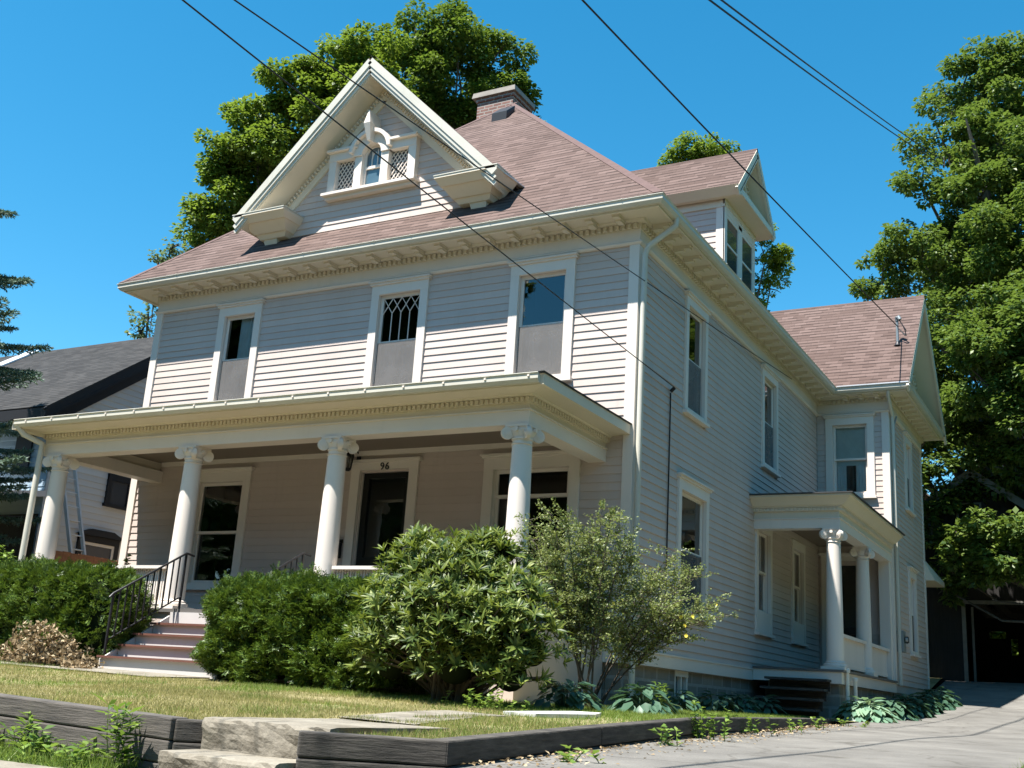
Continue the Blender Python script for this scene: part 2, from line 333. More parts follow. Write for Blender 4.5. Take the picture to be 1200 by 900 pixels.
        o = bpy.data.objects.new(name, me); COL.objects.link(o)
        if any(s.sm):
            try:
                me.set_sharp_from_angle(angle=math.radians(40))
            except Exception: pass
        if bevel:
            md = o.modifiers.new('bevel', 'BEVEL'); md.width = bevel; md.segments = 2; md.limit_method = 'ANGLE'
        if parent: o.parent = parent
        reg(o, parent); 
        if label: o['label'] = label
        return o
def structure(o, kind='structure'): o['kind'] = kind; return o
TF = lambda y0: (lambda u, n, z: (u, y0-n, z))         # wall facing the street
TS = lambda x0: (lambda u, n, z: (x0+n, u, z))         # wall facing the driveway

def clap(mb, T, z0, z1, ulim, openings=(), exp=.124, butt=.016):
    nrow = max(1, round((z1-z0)/exp)); e = (z1-z0)/nrow
    for k in range(nrow):
        a, b = z0+k*e, z0+(k+1)*e
        (ua, va), (ub, vb) = ulim(a), ulim(b)
        if va-ua < .02: continue
        if vb-ub < 0: ub = vb = (ub+vb)/2
        segs = [[(ua, ub), (va, vb)]]; mid = (a+b)/2
        for (o0, o1, oz0, oz1) in openings:
            if not (oz0 < mid < oz1): continue
            out = []
            for L, R in segs:
                if o1 <= min(L) or o0 >= max(R): out.append([L, R]); continue
                if o0 > max(L): out.append([L, (o0, o0)])
                if o1 < min(R): out.append([(o1, o1), R])
            segs = out
        for L, R in segs:
            # long boards come in lengths with butt joints
            cuts = [0]; ln = R[0]-L[0]
            if ln > 4.5: cuts += [random.uniform(.3, .7)]
            cuts += [1]
            for c0, c1 in zip(cuts, cuts[1:]):
                la = L[0]+ln*c0; ra = L[0]+ln*c1-(.002 if c1 < 1 else 0); lb = L[1]+(R[1]-L[1])*c0; rb = L[1]+(R[1]-L[1])*c1-(.002 if c1 < 1 else 0)
                bt = butt*random.uniform(.88, 1.12); zz = a+random.uniform(-.002, .002)
                mb.mesh([T(la, 0, zz), T(ra, 0, zz), T(ra, bt, zz), T(la, bt, zz), T(rb, .003, b), T(lb, .003, b)], [(0, 1, 2, 3), (3, 2, 4, 5)])

def window(parent, T, u0, u1, z0, z1, cw=.155, top='plain', bottom='screen', gl='glass', cap=True, curtains=(), panel=0, head=.22, sill=True, muntin=0, rel='front', meet=None):
    """a double-hung window: the casing is the part; sash, panes, screen, curtain and room behind it are sub-parts"""
    g0, g1, gz0, gz1 = u0+cw, u1-cw, z0+.13+panel, z1-head
    c = MB()
    c.tbox(T, u0, g0, -.02, .05, z0+.05, z1-head); c.tbox(T, g1, u1, -.02, .05, z0+.05, z1-head)
    c.tbox(T, u0, u1, -.02, .053, z1-head, z1-.05)
    if cap:
        c.tbox(T, u0-.03, u1+.03, -.02, .085, z1-.05, z1-.015); c.tbox(T, u0-.05, u1+.05, -.02, .115, z1-.015, z1+.012)
    else: c.tbox(T, u0-.002, u1+.002, -.02, .056, z1-.05, z1)
    if sill: c.tbox(T, u0-.03, u1+.03, -.02, .095, z0+.01, z0+.06)
    c.tbox(T, g0, g1, -.02, .046, z0+.06, gz0)
    for a, b in ((g0-.001, g0+.012), (g1-.012, g1+.001)): c.tbox(T, a, b, -.14, -.021, gz0, gz1)       # jambs
    c.tbox(T, g0, g1, -.14, -.021, gz1-.012, gz1); c.tbox(T, g0, g1, -.14, -.021, gz0, gz0+.012)
    w = c.build('window', 'white', parent)
    zm = meet or (gz0+gz1)/2; st = .045
    s = MB(); a0, a1 = g0+.012, g1-.012
    for (lo, hi, n) in ((zm-.02, gz1-.012, -.035), (gz0+.012, zm+.02, -.075)):
        s.tbox(T, a0, a0+st, n-.035, n, lo, hi); s.tbox(T, a1-st, a1, n-.035, n, lo, hi)
        s.tbox(T, a0+st, a1-st, n-.033, n-.001, hi-st, hi); s.tbox(T, a0+st, a1-st, n-.033, n-.001, lo, lo+st)
        if muntin: s.tbox(T, (a0+a1)/2-.012, (a0+a1)/2+.012, n-.03, n-.003, lo+st, hi-st)
    s.build('sash', 'white', w)
    for (lo, hi, n) in ((zm-.02, gz1-.012, -.05), (gz0+.012, zm+.02, -.09)):
        p = MB(); p.face([T(a0+st, n, lo+st), T(a1-st, n, lo+st), T(a1-st, n, hi-st), T(a0+st, n, hi-st)]); p.build('pane', gl, w, recalc=False)
    if bottom in ('screen', 'screen_dark'):
        p = MB(); p.tbox(T, a0+.002, a1-.002, -.030, -.024, gz0+.014, zm); p.build('insect_screen', bottom, w)
    if top == 'leaded':                             # diamond tops over long upright lights
        p = MB(); n = -.045; W = a1-a0-2*st; zb, zt = zm+.025, gz1-.012-st; x0 = a0+st; zd = zt-.27
        for k in range(1, 4): p.bar(T(x0+W*k/4, n, zb), T(x0+W*k/4, n, zd+.02), .013, .010)
        for k in range(0, 5):
            for sg in (-1, 1):
                xa = x0+W*k/4; seg = [(xa, zd), (xa+sg*W/4, zd+.18), (xa+sg*W/8, zt)] if False else [(xa, zd), (xa+sg*W*.25, zt)]
                for (q0, r0), (q1, r1) in zip(seg, seg[1:]):
                    if x0-.001 <= q1 <= x0+W+.001 and x0-.001 <= q0 <= x0+W+.001: p.bar(T(q0, n, r0), T(q1, n, min(r1, zt)), .013, .010)
        p.build('leading', 'white', w)
    r = MB(); e = .12
    r.tbox(T, g0-e, g1+e, -.75, -.74, gz0-e, gz1+e)
    r.tbox(T, g0-e-.01, g0-e, -.75, -.145, gz0-e, gz1+e); r.tbox(T, g1+e, g1+e+.01, -.75, -.145, gz0-e, gz1+e)
    r.tbox(T, g0-e, g1+e, -.75, -.145, gz0-e-.01, gz0-e); r.tbox(T, g0-e, g1+e, -.75, -.145, gz1+e, gz1+e+.01)
    for a, b, zz0, zz1 in ((g0-e, g0, gz0-e, gz1+e), (g1, g1+e, gz0-e, gz1+e), (g0, g1, gz1, gz1+e), (g0, g1, gz0-e, gz0)): r.tbox(T, a, b, -.15, -.143, zz0, zz1)
    r.build('room_interior', 'room', w)
    for (fa, fb, za, zb, mt, kind) in curtains:
        p = MB(); x0, x1 = g0+(g1-g0)*fa, g0+(g1-g0)*fb; k0, k1 = gz0+(gz1-gz0)*za, gz0+(gz1-gz0)*zb
        nn = 14; vs = []; fs = []
        for i in range(nn+1):
            dn = (.018*math.sin(i*1.9)) if kind == 'curtain' else 0
            for zz in (k0, k1): vs.append(T(x0+(x1-x0)*i/nn, -.128+dn*.6, zz))
        fs = [(2*i, 2*i+2, 2*i+3, 2*i+1) for i in range(nn)]
        p.mesh(vs, fs, kind == 'curtain'); p.build(kind, mt, w, recalc=False)
    return w

# numpy leaf clouds -------------------------------------------------------------
def unit(a): return a/np.maximum(np.linalg.norm(a, axis=1, keepdims=True), 1e-9)
def leaf_mesh(name, P, D, N, L, W, mat, parent=None, fold=False, off=None, blade=False):
    n = len(P); D = unit(D); Sd = unit(np.cross(D, N)); N = unit(np.cross(Sd, D))
    L = np.broadcast_to(np.asarray(L, float), (n,))[:, None]; W = np.broadcast_to(np.asarray(W, float), (n,))[:, None]
    o = np.array(WL[parent.name]) if parent else np.zeros(3)
    P = P-o
    if blade:
        V = np.stack([P-Sd*W/2, P+Sd*W/2, P+D*L], 1); k = 3; F = np.arange(n*3).reshape(n, 3)
    elif not fold:
        V = np.stack([P, P+D*L*.48+Sd*W/2+N*W*.12, P+D*L-N*L*.08, P+D*L*.48-Sd*W/2+N*W*.12], 1); k = 4; F = np.arange(n*4).reshape(n, 4)
    else:
        V = np.stack([P, P+D*L*.35+Sd*W/2, P+D*L*.72+Sd*W*.38-N*L*.08, P+D*L-N*L*.22, P+D*L*.72-Sd*W*.38-N*L*.08, P+D*L*.35-Sd*W/2,
                      P+D*L*.4-N*W*.14, P+D*L*.75-N*(W*.1+L*.09)], 1); k = 8
        base = np.array([(0, 1, 6, 6), (0, 6, 5, 5), (1, 2, 7, 6), (6, 7, 4, 5), (2, 3, 7, 7), (7, 3, 4, 4)])
    me = bpy.data.meshes.new(name)
    if fold:
        faces = []; tri = [(0, 1, 6), (0, 6, 5), (1, 2, 7, 6), (6, 7, 4, 5), (2, 3, 7), (7, 3, 4)]
        flat = np.array([i for t in tri for i in t]); tot = np.array([len(t) for t in tri])
        loops = (np.arange(n)[:, None]*8+flat[None]).ravel(); totals = np.tile(tot, n)
    else: loops = F.ravel(); totals = np.full(n, F.shape[1])
    me.vertices.add(n*k); me.vertices.foreach_set('co', V.reshape(-1).astype(np.float32))
    me.loops.add(len(loops)); me.loops.foreach_set('vertex_index', loops.astype(np.int32))
    me.polygons.add(len(totals)); me.polygons.foreach_set('loop_start', np.concatenate([[0], np.cumsum(totals)[:-1]]).astype(np.int32))
    me.polygons.foreach_set('loop_total', totals.astype(np.int32))
    if fold: me.polygons.foreach_set('use_smooth', np.ones(len(totals), bool))
    me.update(calc_edges=True); me.materials.append(M[mat])
    ob = bpy.data.objects.new(name, me); COL.objects.link(ob)
    if parent: ob.parent = parent
    reg(ob, parent); return ob
def rdir(n): return unit(RNG.normal(size=(n, 3)))
def crown_cloud(blobs, k=170, sub=12, L=.15, W=.105, flat=.6):
    P = []; D = []; N = []
    for x, y, z, r in blobs:
        ns = max(3, int(sub*r*r+3)); dirs = rdir(ns); rad = r*(.35+.62*RNG.random(ns)**.5)
        c = np.array([x, y, z])+dirs*rad[:, None]*np.array([1, 1, .85])
        for j in range(ns):
            sr = r**.5*.40*RNG.uniform(.45, 1.35); m = int(k*sr*sr/.16*RNG.uniform(.7, 1.2))+10
            d = rdir(m); rr = sr*(.25+.75*RNG.random(m)**.55)
            p = c[j]+d*rr[:, None]*np.array([1, 1, flat]); P.append(p)
            D.append(unit(d*np.array([1, 1, .3])+rdir(m)*.5+np.array([0, 0, -.25]))); N.append(unit(rdir(m)*.55+np.array([0, 0, .9])+d*.35))
    P = np.concatenate(P); D = np.concatenate(D); N = np.concatenate(N); n = len(P)
    return P, D, N, L*RNG.uniform(.6, 1.3, n), W*RNG.uniform(.6, 1.3, n)
def tree(name, label, cat, base, blobs, mat, group=None, tr=.35, k=170, sub=12, L=.15, W=.105, bark='bark'):
    b = np.array(blobs); cen = b[:, :3].mean(0); top = b[:, 2].max()
    t = thing(name, label, cat, base, group)
    m = MB(); B = Vector(base); Tp = Vector((cen[0], cen[1], top-(2.6 if top > 8 else .9))); pts = []; rs = []
    for i in range(9):
        f = i/8; p = B.lerp(Tp, f); p += Vector((math.sin(f*5+base[0])*.25*f, math.cos(f*4)*.2*f, 0)); 
        if i == 0: p = B.copy()-Vector((0, 0, .15))
        pts.append(p); rs.append(tr*(1.25 if i == 0 else (1-f)**.8*.9+.05))
    m.tube(pts, rs, 10)
    tk = m.build('trunk', bark, t)
    lm = MB()
    for x, y, z, r in blobs:
        e = Vector((x, y, z)); s0 = min(7, max(1, int(((z-B.z)/(Tp.z-B.z))*8*.72))); a = pts[s0]; h = (e-a)
        mid = a+h*.5+Vector((0, 0, -.12*h.length)); lm.tube([a, mid, e], [rs[s0]*.55, rs[s0]*.35, .03], 6)
        for q in range(4):
            d = Vector(RNG.normal(size=3)).normalized()*r*.75; lm.tube([e, e+d*.6+Vector((0, 0, .05)), e+d], [.035, .025, .01], 5)
    lm.build('limbs', bark, t)
    leaf_mesh('crown', *crown_cloud(blobs, k, sub, L, W), mat, t)
    return t

# ------------------------------------------------------------------ ground heights
def lawnz(x, y):
    x = max(-16, min(3, x)); a = -.90-.014*(x+5)+.033*(min(y, -3.7)+3.7)+.004*(max(min(y, 4), -3.7)+3.7)
    if y > 4: a += (drivez(y)-drivez(4))*min(1, (y-4)/6) if x > -1 else 0
    return a
def drivez(y): return float(np.interp(y, [-40, -16, -13.5, -12.4, -10.8, -9, -5, 0, 4, 9, 13, 16, 18.5, 24, 60], [-2.1, -2.05, -1.95, -1.72, -1.46, -1.30, -1.20, -1.10, -1.03, -.80, -.52, -.1, .2, .3, .6]))
WALLP = [(1.95, -9.2), (2.6, -8.65), (2.47, -6.2), (2.3, -3.2), (2.1, 0), (1.9, 3.2), (1.78, 4.5)]
def edgex(y): return float(np.interp(y, [-9.2, -8.65, -6.2, -3.2, 0, 3.2, 6, 10, 13, 16, 30], [1.95, 2.6, 2.47, 2.3, 2.1, 1.9, 2.2, 2.1, 1.85, 1.7, 1.0]))
def grid(name, mat, x0f, x1f, ys, nx, zf, jit=0, kind='structure'):
    m = MB(); vs = []; fs = []
    for y in ys:
        a, b = x0f(y), x1f(y)
        for i in range(nx+1):
            x = a+(b-a)*i/nx; vs.append((x, y, zf(x, y)+(random.uniform(-jit, jit))))
    for j in range(len(ys)-1):
        for i in range(nx): q = j*(nx+1)+i; fs.append((q, q+1, q+nx+2, q+nx+1))
    m.mesh(vs, fs, True); o = m.build(name, mat); structure(o, kind); return o
fr = lambda a, b, n: [a+(b-a)*i/n for i in range(n+1)]
g = MB(); g.box(-400, 400, -300, 500, -3.2, -2.6); structure(g.build('ground', 'earth_green'))
grid('lawn', 'earth', lambda y: -40, lambda y: edgex(y)-.1, fr(-8.88, 4, 24)+fr(4.5, 45, 30), 40, lawnz, .008)
grid('driveway', 'asphalt', lambda y: edgex(y)-.02 if y > -8.7 else 2.5-(-8.7-y)*.15, lambda y: 5.35+(.25*max(0, -y-8)), fr(-12.4, 24, 70), 10, lambda x, y: drivez(y)+.012*math.sin(x*2.1+y*.7)+.004)
grid('east_lawn', 'earth_green', lambda y: 5.3+(.25*max(0, -y-8)), lambda y: 60, fr(-8.7, 60, 60), 20, lambda x, y: drivez(y)+.05+.03*max(0, x-6)+.01*math.sin(3*x+2*y))
grid('sidewalk', 'concrete', lambda y: -60, lambda y: 2.45, [-10.75, -9.36], 60, lambda x, y: -1.47-.004*(y+9.3)+.0)
grid('sidewalk', 'concrete', lambda y: 6.0, lambda y: 60, [-10.75, -9.36], 40, lambda x, y: -1.47-.004*(y+9.3)+.0)
grid('verge', 'earth_green', lambda y: -60, lambda y: 2.5-(-8.7-y)*.15 if y < -8.7 else 2.5, [-9.36, -9.1, -8.7, -8.4], 60, lambda x, y: -1.475+(y+9.36)*.10, .005)
grid('verge', 'earth_green', lambda y: -60, lambda y: 1.9, [-12.5, -10.75], 40, lambda x, y: -1.49+(y+10.75)*.24)
grid('verge', 'earth_green', lambda y: 6.3, lambda y: 60, [-12.5, -10.75], 30, lambda x, y: -1.49+(y+10.75)*.24)
grid('verge', 'earth_green', lambda y: 5.35+(.25*max(0, -y-8)), lambda y: 60, [-9.36, -8.6], 30, lambda x, y: -1.475+(y+9.36)*.25)
grid('street', 'street', lambda y: -200, lambda y: 200, [-21, -12.5], 40, lambda x, y: -2.06)
st = MB(); st.box(-200, 200, -12.64, -12.5, -2.4, -1.92); structure(st.build('kerb', 'concrete'))

# ------------------------------------------------------------------ the house
H = thing('house', 'large grey-lavender clapboard house with red-brown hip roof, columned porch and cream cornices', 'house', (-5, 0, -.95))
ZT = 5.79                                            # underside of the cornice frieze
FRONT = TF(0); SIDE = TS(0); XW, YW, YW2 = 1.6, 10.84, 15.2
WIN_F2 = [(-8.38, -7.35), (-4.89, -3.74), (-2.17, -1.03)]
PW = [(-8.47, -7.10), (-2.42, -.80)]
m = MB()
opn = [(a+.03, b-.03, 3.72, 5.70) for a, b in WIN_F2]+[(PW[0][0]+.03, PW[0][1]-.03, .55, 2.58), (PW[1][0]+.03, PW[1][1]-.03, .45, 2.58), (-4.93, -3.64, -.05, 2.6)]
clap(m, FRONT, -.2, ZT+.05, lambda z: (-9.87, -.14), opn); m.build('front_clapboards', 'siding', H)
m = MB(); S2 = [(2.0, 3.07), (6.36, 7.46)]; TALL = [(5.98, 7.02), (8.5, 9.54)]
opn = [(a+.03, b-.03, 3.68, 5.70) for a, b in S2]+[(1.85, 3.22, .45, 2.58)]+[(a+.03, b-.03, .47, 2.53) for a, b in TALL]
clap(m, SIDE, -.19, ZT+.05, lambda z: (.02, YW), opn, butt=.02); m.build('side_clapboards', 'siding', H)
m = MB(); clap(m, TF(YW), -.16, ZT+.05, lambda z: (.02, XW-.12), [(.26, 1.26, 3.83, 5.70), (.12, 1.12, -.1, 2.5)])
m.build('wing_front_clapboards', 'siding', H)
m = MB(); WS = [(12.72, 13.68)]
clap(m, TS(XW), -.18, ZT+.05, lambda z: (YW+.02, YW2), [(12.75, 13.65, 3.88, 5.70), (12.75, 13.65, .53, 2.5)], butt=.02); m.build('wing_side_clapboards', 'siding', H)
# sheathing behind the boards (with the window holes left open), rear and left walls
m = MB()
def sheath(T, u0, u1, z0, z1, holes, n0=-.14, n1=-.004):
    xs = sorted({u0, u1, *[h[0] for h in holes], *[h[1] for h in holes]}); zs = sorted({z0, z1, *[h[2] for h in holes], *[h[3] for h in holes]})
    for a, b in zip(xs, xs[1:]):
        for c, d in zip(zs, zs[1:]):
            if any(h[0] < (a+b)/2 < h[1] and h[2] < (c+d)/2 < h[3] for h in holes): continue
            m.tbox(T, a, b, n0, n1, c, d)
hole = lambda a, b, z0, z1, cw=.155, panel=0, head=.22: (a+cw+.005, b-cw-.005, z0+.13+panel+.005, z1-head-.005)
sheath(FRONT, -9.98, 0-.004, -.35, 6.2, [hole(a, b, 3.7, 5.75) for a, b in WIN_F2]+[hole(PW[0][0], PW[0][1], .5, 2.62), hole(PW[1][0], PW[1][1], .42, 2.62), (-4.76, -3.79, 0, 2.45)])
sheath(SIDE, .0, YW, -.35, 6.2, [hole(a, b, 3.65, 5.73, .125, 0, .19) for a, b in S2]+[hole(1.82, 3.25, .42, 2.62, .13)]+[hole(a, b, .44, 2.57, .13, .32, .17) for a, b in TALL])
sheath(TF(YW), 0, XW-.004, -.35, 6.2, [hole(.22, 1.30, 3.8, 5.75), (.24, .98, -.05, 2.32)])
sheath(TS(XW), YW, YW2, -.35, 6.2, [hole(12.72, 13.68, 3.85, 5.75), hole(12.72, 13.68, .5, 2.53)])
m.box(-9.98, XW-.01, YW2-.02, YW2, -.35, 6.2); m.box(-9.998, -9.985, 0, YW2, -.35, 6.2)
m.build('wall', 'siding', H)
def lboard(x, y, sx, sy, z0, wa=.16, wb=.14):       # an L-shaped corner board
    m = MB(); t = .03; P_ = [(x+sx*t, y-sy*t*1.4), (x-sx*(wa-t), y-sy*t*1.4), (x-sx*(wa-t), y-sy*.002), (x+sx*.002, y-sy*.002), (x+sx*.002, y+sy*wb), (x+sx*t, y+sy*wb)]
    m.mesh([(a, b, z0) for a, b in P_]+[(a, b, ZT) for a, b in P_], [tuple(range(6)), tuple(range(11, 5, -1))]+[(i, (i+1) % 6, 6+(i+1) % 6, 6+i) for i in range(6)]); return m.build('corner_board', 'white', H)
lboard(0, 0, 1, 1, -.15); lboard(-10, 0, -1, 1, -.2); lboard(XW, YW, 1, 1, -.18)
m = MB(); m.box(XW+.001, XW+.032, YW2-.12, YW2+.02, -.18, ZT); m.build('corner_board', 'white', H)
m = MB(); m.box(.0, .045, -.04, 5.75, -.37, -.19); m.box(-.0, .06, -.05, 5.75, -.19, -.165); m.box(-10.02, .0, -.04, 0, -.37, -.19); m.build('water_table', 'white', H)
m = MB(); m.box(-9.95, -.31, .03, 1.99, -1.6, -.35)
for a, b, z0, z1 in ((.03, 2.0, -1.6, -.35), (2.58, YW+.1, -1.6, -.35), (2.0, 2.58, -1.6, -.86)): m.box(-.3, -.03, a, b, z0, z1)
m.box(-9.9, -.32, 2, 15, -1.6, -.4); m.box(0, XW-.04, YW+.03, YW2-.05, -1.6, -.19)
m.build('foundation', 'stone', H)
w = MB(); w.tbox(SIDE, 2.0, 2.58, -.10, -.02, -.46, -.372); w.tbox(SIDE, 2.27, 2.33, -.10, -.03, -.86, -.46); w.tbox(SIDE, 2.52, 2.575, -.10, -.03, -.86, -.46); w.tbox(SIDE, 2.005, 2.05, -.10, -.03, -.86, -.46)
bw = w.build('basement_window', 'white', H)
w = MB(); w.tbox(SIDE, 2.05, 2.27, -.09, -.085, -.86, -.46); w.tbox(SIDE, 2.33, 2.52, -.09, -.085, -.86, -.46); w.build('pane', plain('basement_glass', (.10, .12, .14), .25), bw)

# windows
cu = [(.42, .98, .5, 1, 'curtain', 'curtain'), (.55, .98, 0, .5, 'curtain', 'curtain')]
window(H, FRONT, *WIN_F2[0], 3.70, 5.75, cw=.15, curtains=[(.36, .80, .0, 1.0, 'curtain', 'curtain')])
window(H, FRONT, *WIN_F2[1], 3.70, 5.75, top='leaded', curtains=[(.0, .4, 0, .47, 'curtain', 'curtain'), (.55, 1, 0, .47, 'curtain', 'curtain')])
window(H, FRONT, *WIN_F2[2], 3.70, 5.75, gl='glass', curtains=[(.02, .3, 0, .46, 'curtain', 'curtain'), (.62, .98, 0, .46, 'curtain', 'curtain')])
window(H, FRONT, *PW[0], .50, 2.62, cw=.17, bottom='none')
window(H, FRONT, *PW[1], .42, 2.62, cw=.17, bottom='none', meet=1.99)
for a, b in S2: window(H, SIDE, a, b, 3.65, 5.73, cw=.125, gl='glass_side', head=.19)
window(H, SIDE, 1.82, 3.25, .42, 2.62, cw=.13, bottom='screen_dark', gl='glass_side')
for a, b in TALL: window(H, SIDE, a, b, .44, 2.57, cw=.13, bottom='none', panel=.32, head=.17, muntin=1, gl='glass_side', cap=False)
window(H, TF(YW), .22, 1.30, 3.8, 5.75, bottom='none', curtains=[(.0, 1, .42, 1, 'shade', 'roller_shade'), (.0, .35, 0, .42, 'curtain', 'curtain'), (.62, 1, 0, .42, 'curtain', 'curtain')])
window(H, TS(XW), 12.72, 13.68, 3.85, 5.75, bottom='screen_dark', gl='glass_side')
window(H, TS(XW), 12.72, 13.68, .5, 2.53, bottom='screen_dark', gl='glass_side')
# front door and side door
def door(T, u0, u1, z1, cw, light, zb=0.0):
    c = MB(); c.tbox(T, u0, u0+cw, -.02, .05, zb, z1-.16); c.tbox(T, u1-cw, u1, -.02, .05, zb, z1-.16)
    c.tbox(T, u0, u1, -.02, .053, z1-.16, z1-.04); c.tbox(T, u0-.05, u1+.05, -.02, .10, z1-.04, z1+.01)
    for a, b in ((u0+cw-.001, u0+cw+.02), (u1-cw-.02, u1-cw+.001)): c.tbox(T, a, b, -.14, -.02, zb, z1-.16)
    fr_ = c.build('door_frame', 'white', H)
    d = MB(); a, b = u0+cw+.02, u1-cw-.02; n0, n1 = -.10, -.06
    d.tbox(T, a, b, n0-.01, n0, zb+.02, z1-.16)
    for p0, p1, q0, q1 in ((a, a+.11, zb+.02, z1-.16), (b-.11, b, zb+.02, z1-.16), (a+.11, b-.11, z1-.28, z1-.16), (a+.11, b-.11, zb+.02, zb+.25), (a+.11, b-.11, zb+.95, zb+1.08)): d.tbox(T, p0, p1, n0, n1, q0, q1)
    dd = d.build('front_door' if light else 'side_door', 'door', H)
    p = MB(); p.tbox(T, a+.11, b-.11, n0+.004, n0+.008, zb+1.08, z1-.28); p.build('door_glass', glass('door_glass' if light else 'side_door_glass', 1.0), dd)
    k = MB(); k.tube([T(b-.06, n1, zb+1.0), T(b-.06, n1+.05, zb+1.0)], .025, 10); k.build('door_knob', 'grey_metal', dd)
door(FRONT, -4.94, -3.63, 2.64, .17, True)
door(TF(YW), .08, 1.14, 2.58, .15, False, -.12)
tx = bpy.data.curves.new('house_number', 'FONT'); tx.body = '96'; tx.size = .17; tx.extrude = .006; tx.align_x = 'CENTER'; tx.space_character = 1.15
to = bpy.data.objects.new('tmp', tx); COL.objects.link(to); bpy.context.view_layer.update()
me = bpy.data.meshes.new_from_object(to); bpy.data.objects.remove(to)
me.transform(Matrix.Translation((-4.27, -.062, 2.475)) @ Matrix.Rotation(math.pi/2, 4, 'X')); me.transform(Matrix.Translation(-WL[H.name]))
me.materials.clear(); me.materials.append(M['iron']); nb = bpy.data.objects.new('house_number', me); COL.objects.link(nb); nb.parent = H

# main cornice round the block and the wing
CP = [(-10, 10.6), (-10, 0), (0, 0), (0, YW), (XW, YW), (XW, YW2+.02)]
m = MB()
m.sweep([(-.02, 5.80), (.035, 5.80), (.035, 6.02), (-.02, 6.02)], CP)
m.build('frieze_board', 'white', H)
m = MB(); m.sweep([(-.02, 5.775), (.05, 5.775), (.075, 5.80), (.075, 5.815), (.036, 5.845), (-.02, 5.845)], CP); m.build('frieze_moulding', 'white', H)
m = MB()
m.sweep([(-.02, 6.02), (.05, 6.02), (.05, 6.115), (.125, 6.12), (.14, 6.155), (-.02, 6.155)], CP)
m.sweep([(-.02, 6.157), (.50, 6.157), (.50, 6.185), (-.02, 6.185)], CP)
m.build('soffit', 'cream', H)
m = MB(); m.sweep([(.455, 6.125), (.475, 6.115), (.50, 6.118), (.502, 6.262), (.455, 6.262)], CP); m.build('fascia', 'cream', H)
m = MB()                                             # dentil course: small blocks, one surface pattern
def run_comb(name, mat, par, a, b, step, off0, off1, z0, z1, wid, inset=.06):
    """a toothed strip: one continuous ribbon of dentils between two plan points"""
    a = Vector(a); b = Vector(b); d = b-a; L = d.length; d.normalize(); nrm = Vector((d.y, -d.x)); n = int((L-2*inset)/step); pts = []
    for i in range(n+1):
        u = inset+(L-2*inset)*i/n
        for du, o in ((-wid/2, off0), (-wid/2, off1), (wid/2, off1), (wid/2, off0)): q = a+d*(u+du)+nrm*o; pts.append((q.x, q.y))
    vs = []; fs = []
    for x, y in pts: vs += [(x, y, z0), (x, y, z1)]
    for i in range(len(pts)-1): fs.append((2*i, 2*i+2, 2*i+3, 2*i+1))
    for i in range(0, len(pts), 4): fs.append((2*i, 2*i+2, 2*i+4, 2*i+6)); fs.append((2*i+1, 2*i+3, 2*i+5, 2*i+7))
    m = MB(); m.mesh(vs, fs); return m.build(name, mat, par)
for a, b in zip(CP[1:], CP[2:]): run_comb('dentil_course', 'cream', H, a, b, .10, .049, .098, 6.035, 6.108, .052, .03)
def bracket_mb(): 
    b = MB(); b.box(-.055, .055, -.40, -.141, -.055, 0.0); b.box(-.045, .045, -.30, -.141, -.085, -.055); b.box(-.06, .06, -.42, -.141, -.018, .0); return b
def place_brackets(a, b, n):
    global BR
    a = Vector(a); b = Vector(b); d = (b-a).normalized(); ang = math.atan2(d.y, d.x)
    for i in range(n):
        c = a.lerp(b, (i+.5)/n)
        if BR is None: BR = bracket_mb().build('cornice_bracket', 'cream', None); o = BR
        else: o = BR.copy(); COL.objects.link(o)
        o.parent = H; o.location = Vector((c.x, c.y, 6.156))-WL[H.name]; o.rotation_euler = (0, 0, ang)
BR = None
place_brackets((-10, 0), (0, 0), 22); place_brackets((0, 0), (0, YW-.3), 23); place_brackets((.55, YW), (XW, YW), 3); place_brackets((XW, YW), (XW, YW2), 10)
GP = [(-.62, 6.20)]
gut = [(.503, 6.145), (.56, 6.145), (.60, 6.19), (.60, 6.235), (.62, 6.262), (.61, 6.272), (.585, 6.25), (.503, 6.24)]
m = MB(); m.sweep(gut, [(-10, 10.6), (-10, 0), (0, 0), (0, YW), (XW-.0, YW), (XW, YW+.03)]); m.sweep(gut, [(XW, YW+.03), (XW, YW2+.02)]); gu = m.build('gutter', 'gutter', H)
m = MB()
for y in np.arange(.8, 10, .75): m.box(.50, .625, y, y+.02, 6.262, 6.275)
for x in np.arange(-9.8, 0, .75): m.box(x, x+.02, -.625, -.50, 6.262, 6.275)
m.build('gutter_strap', 'gutter', gu)
# roofs
AX, AY, AZ, RY2 = -5.0, 4.46, 11.66, 6.1
E0 = .60; EZ = 6.285
m = MB()
c = [(-10-E0, -E0, EZ), (E0, -E0, EZ), (E0, 11.2, EZ), (-10-E0, 11.2, EZ)]; a1 = (AX, AY, AZ); a2 = (AX, RY2, AZ)
m.roofplane([c[0], c[1], a1], .03); m.roofplane([c[1], c[2], a2, a1], .03); m.roofplane([c[2], c[3], a2], .03); m.roofplane([c[3], c[0], a1, a2], .03)
rf = m.build('roof', 'roof', H, recalc=False)
m = MB(); up = Vector((0, 0, .012)); ap = Vector(a1)
for q, sx in ((c[0], 1), (c[1], -1)):
    A = Vector(q); m.roofplane([A+up, A+Vector((sx*.15, 0, 0))+up, ap+Vector((sx*.12, 0, 0))+up, ap+up]); m.roofplane([A+up, A+Vector((0, .15, 0))+up, ap+Vector((0, .12, 0))+up, ap+up])
m.build('hip_cap', plain('hip_cap_shingle', (.13, .087, .08), .9, 0, .15, .25, 8), rf, recalc=False)
m = MB()                                             # wing roof, gable towards the drive
wy0, wy1, wr = YW-E0, YW2+E0, (YW+YW2)/2; wz = 9.30; xe = XW+.58
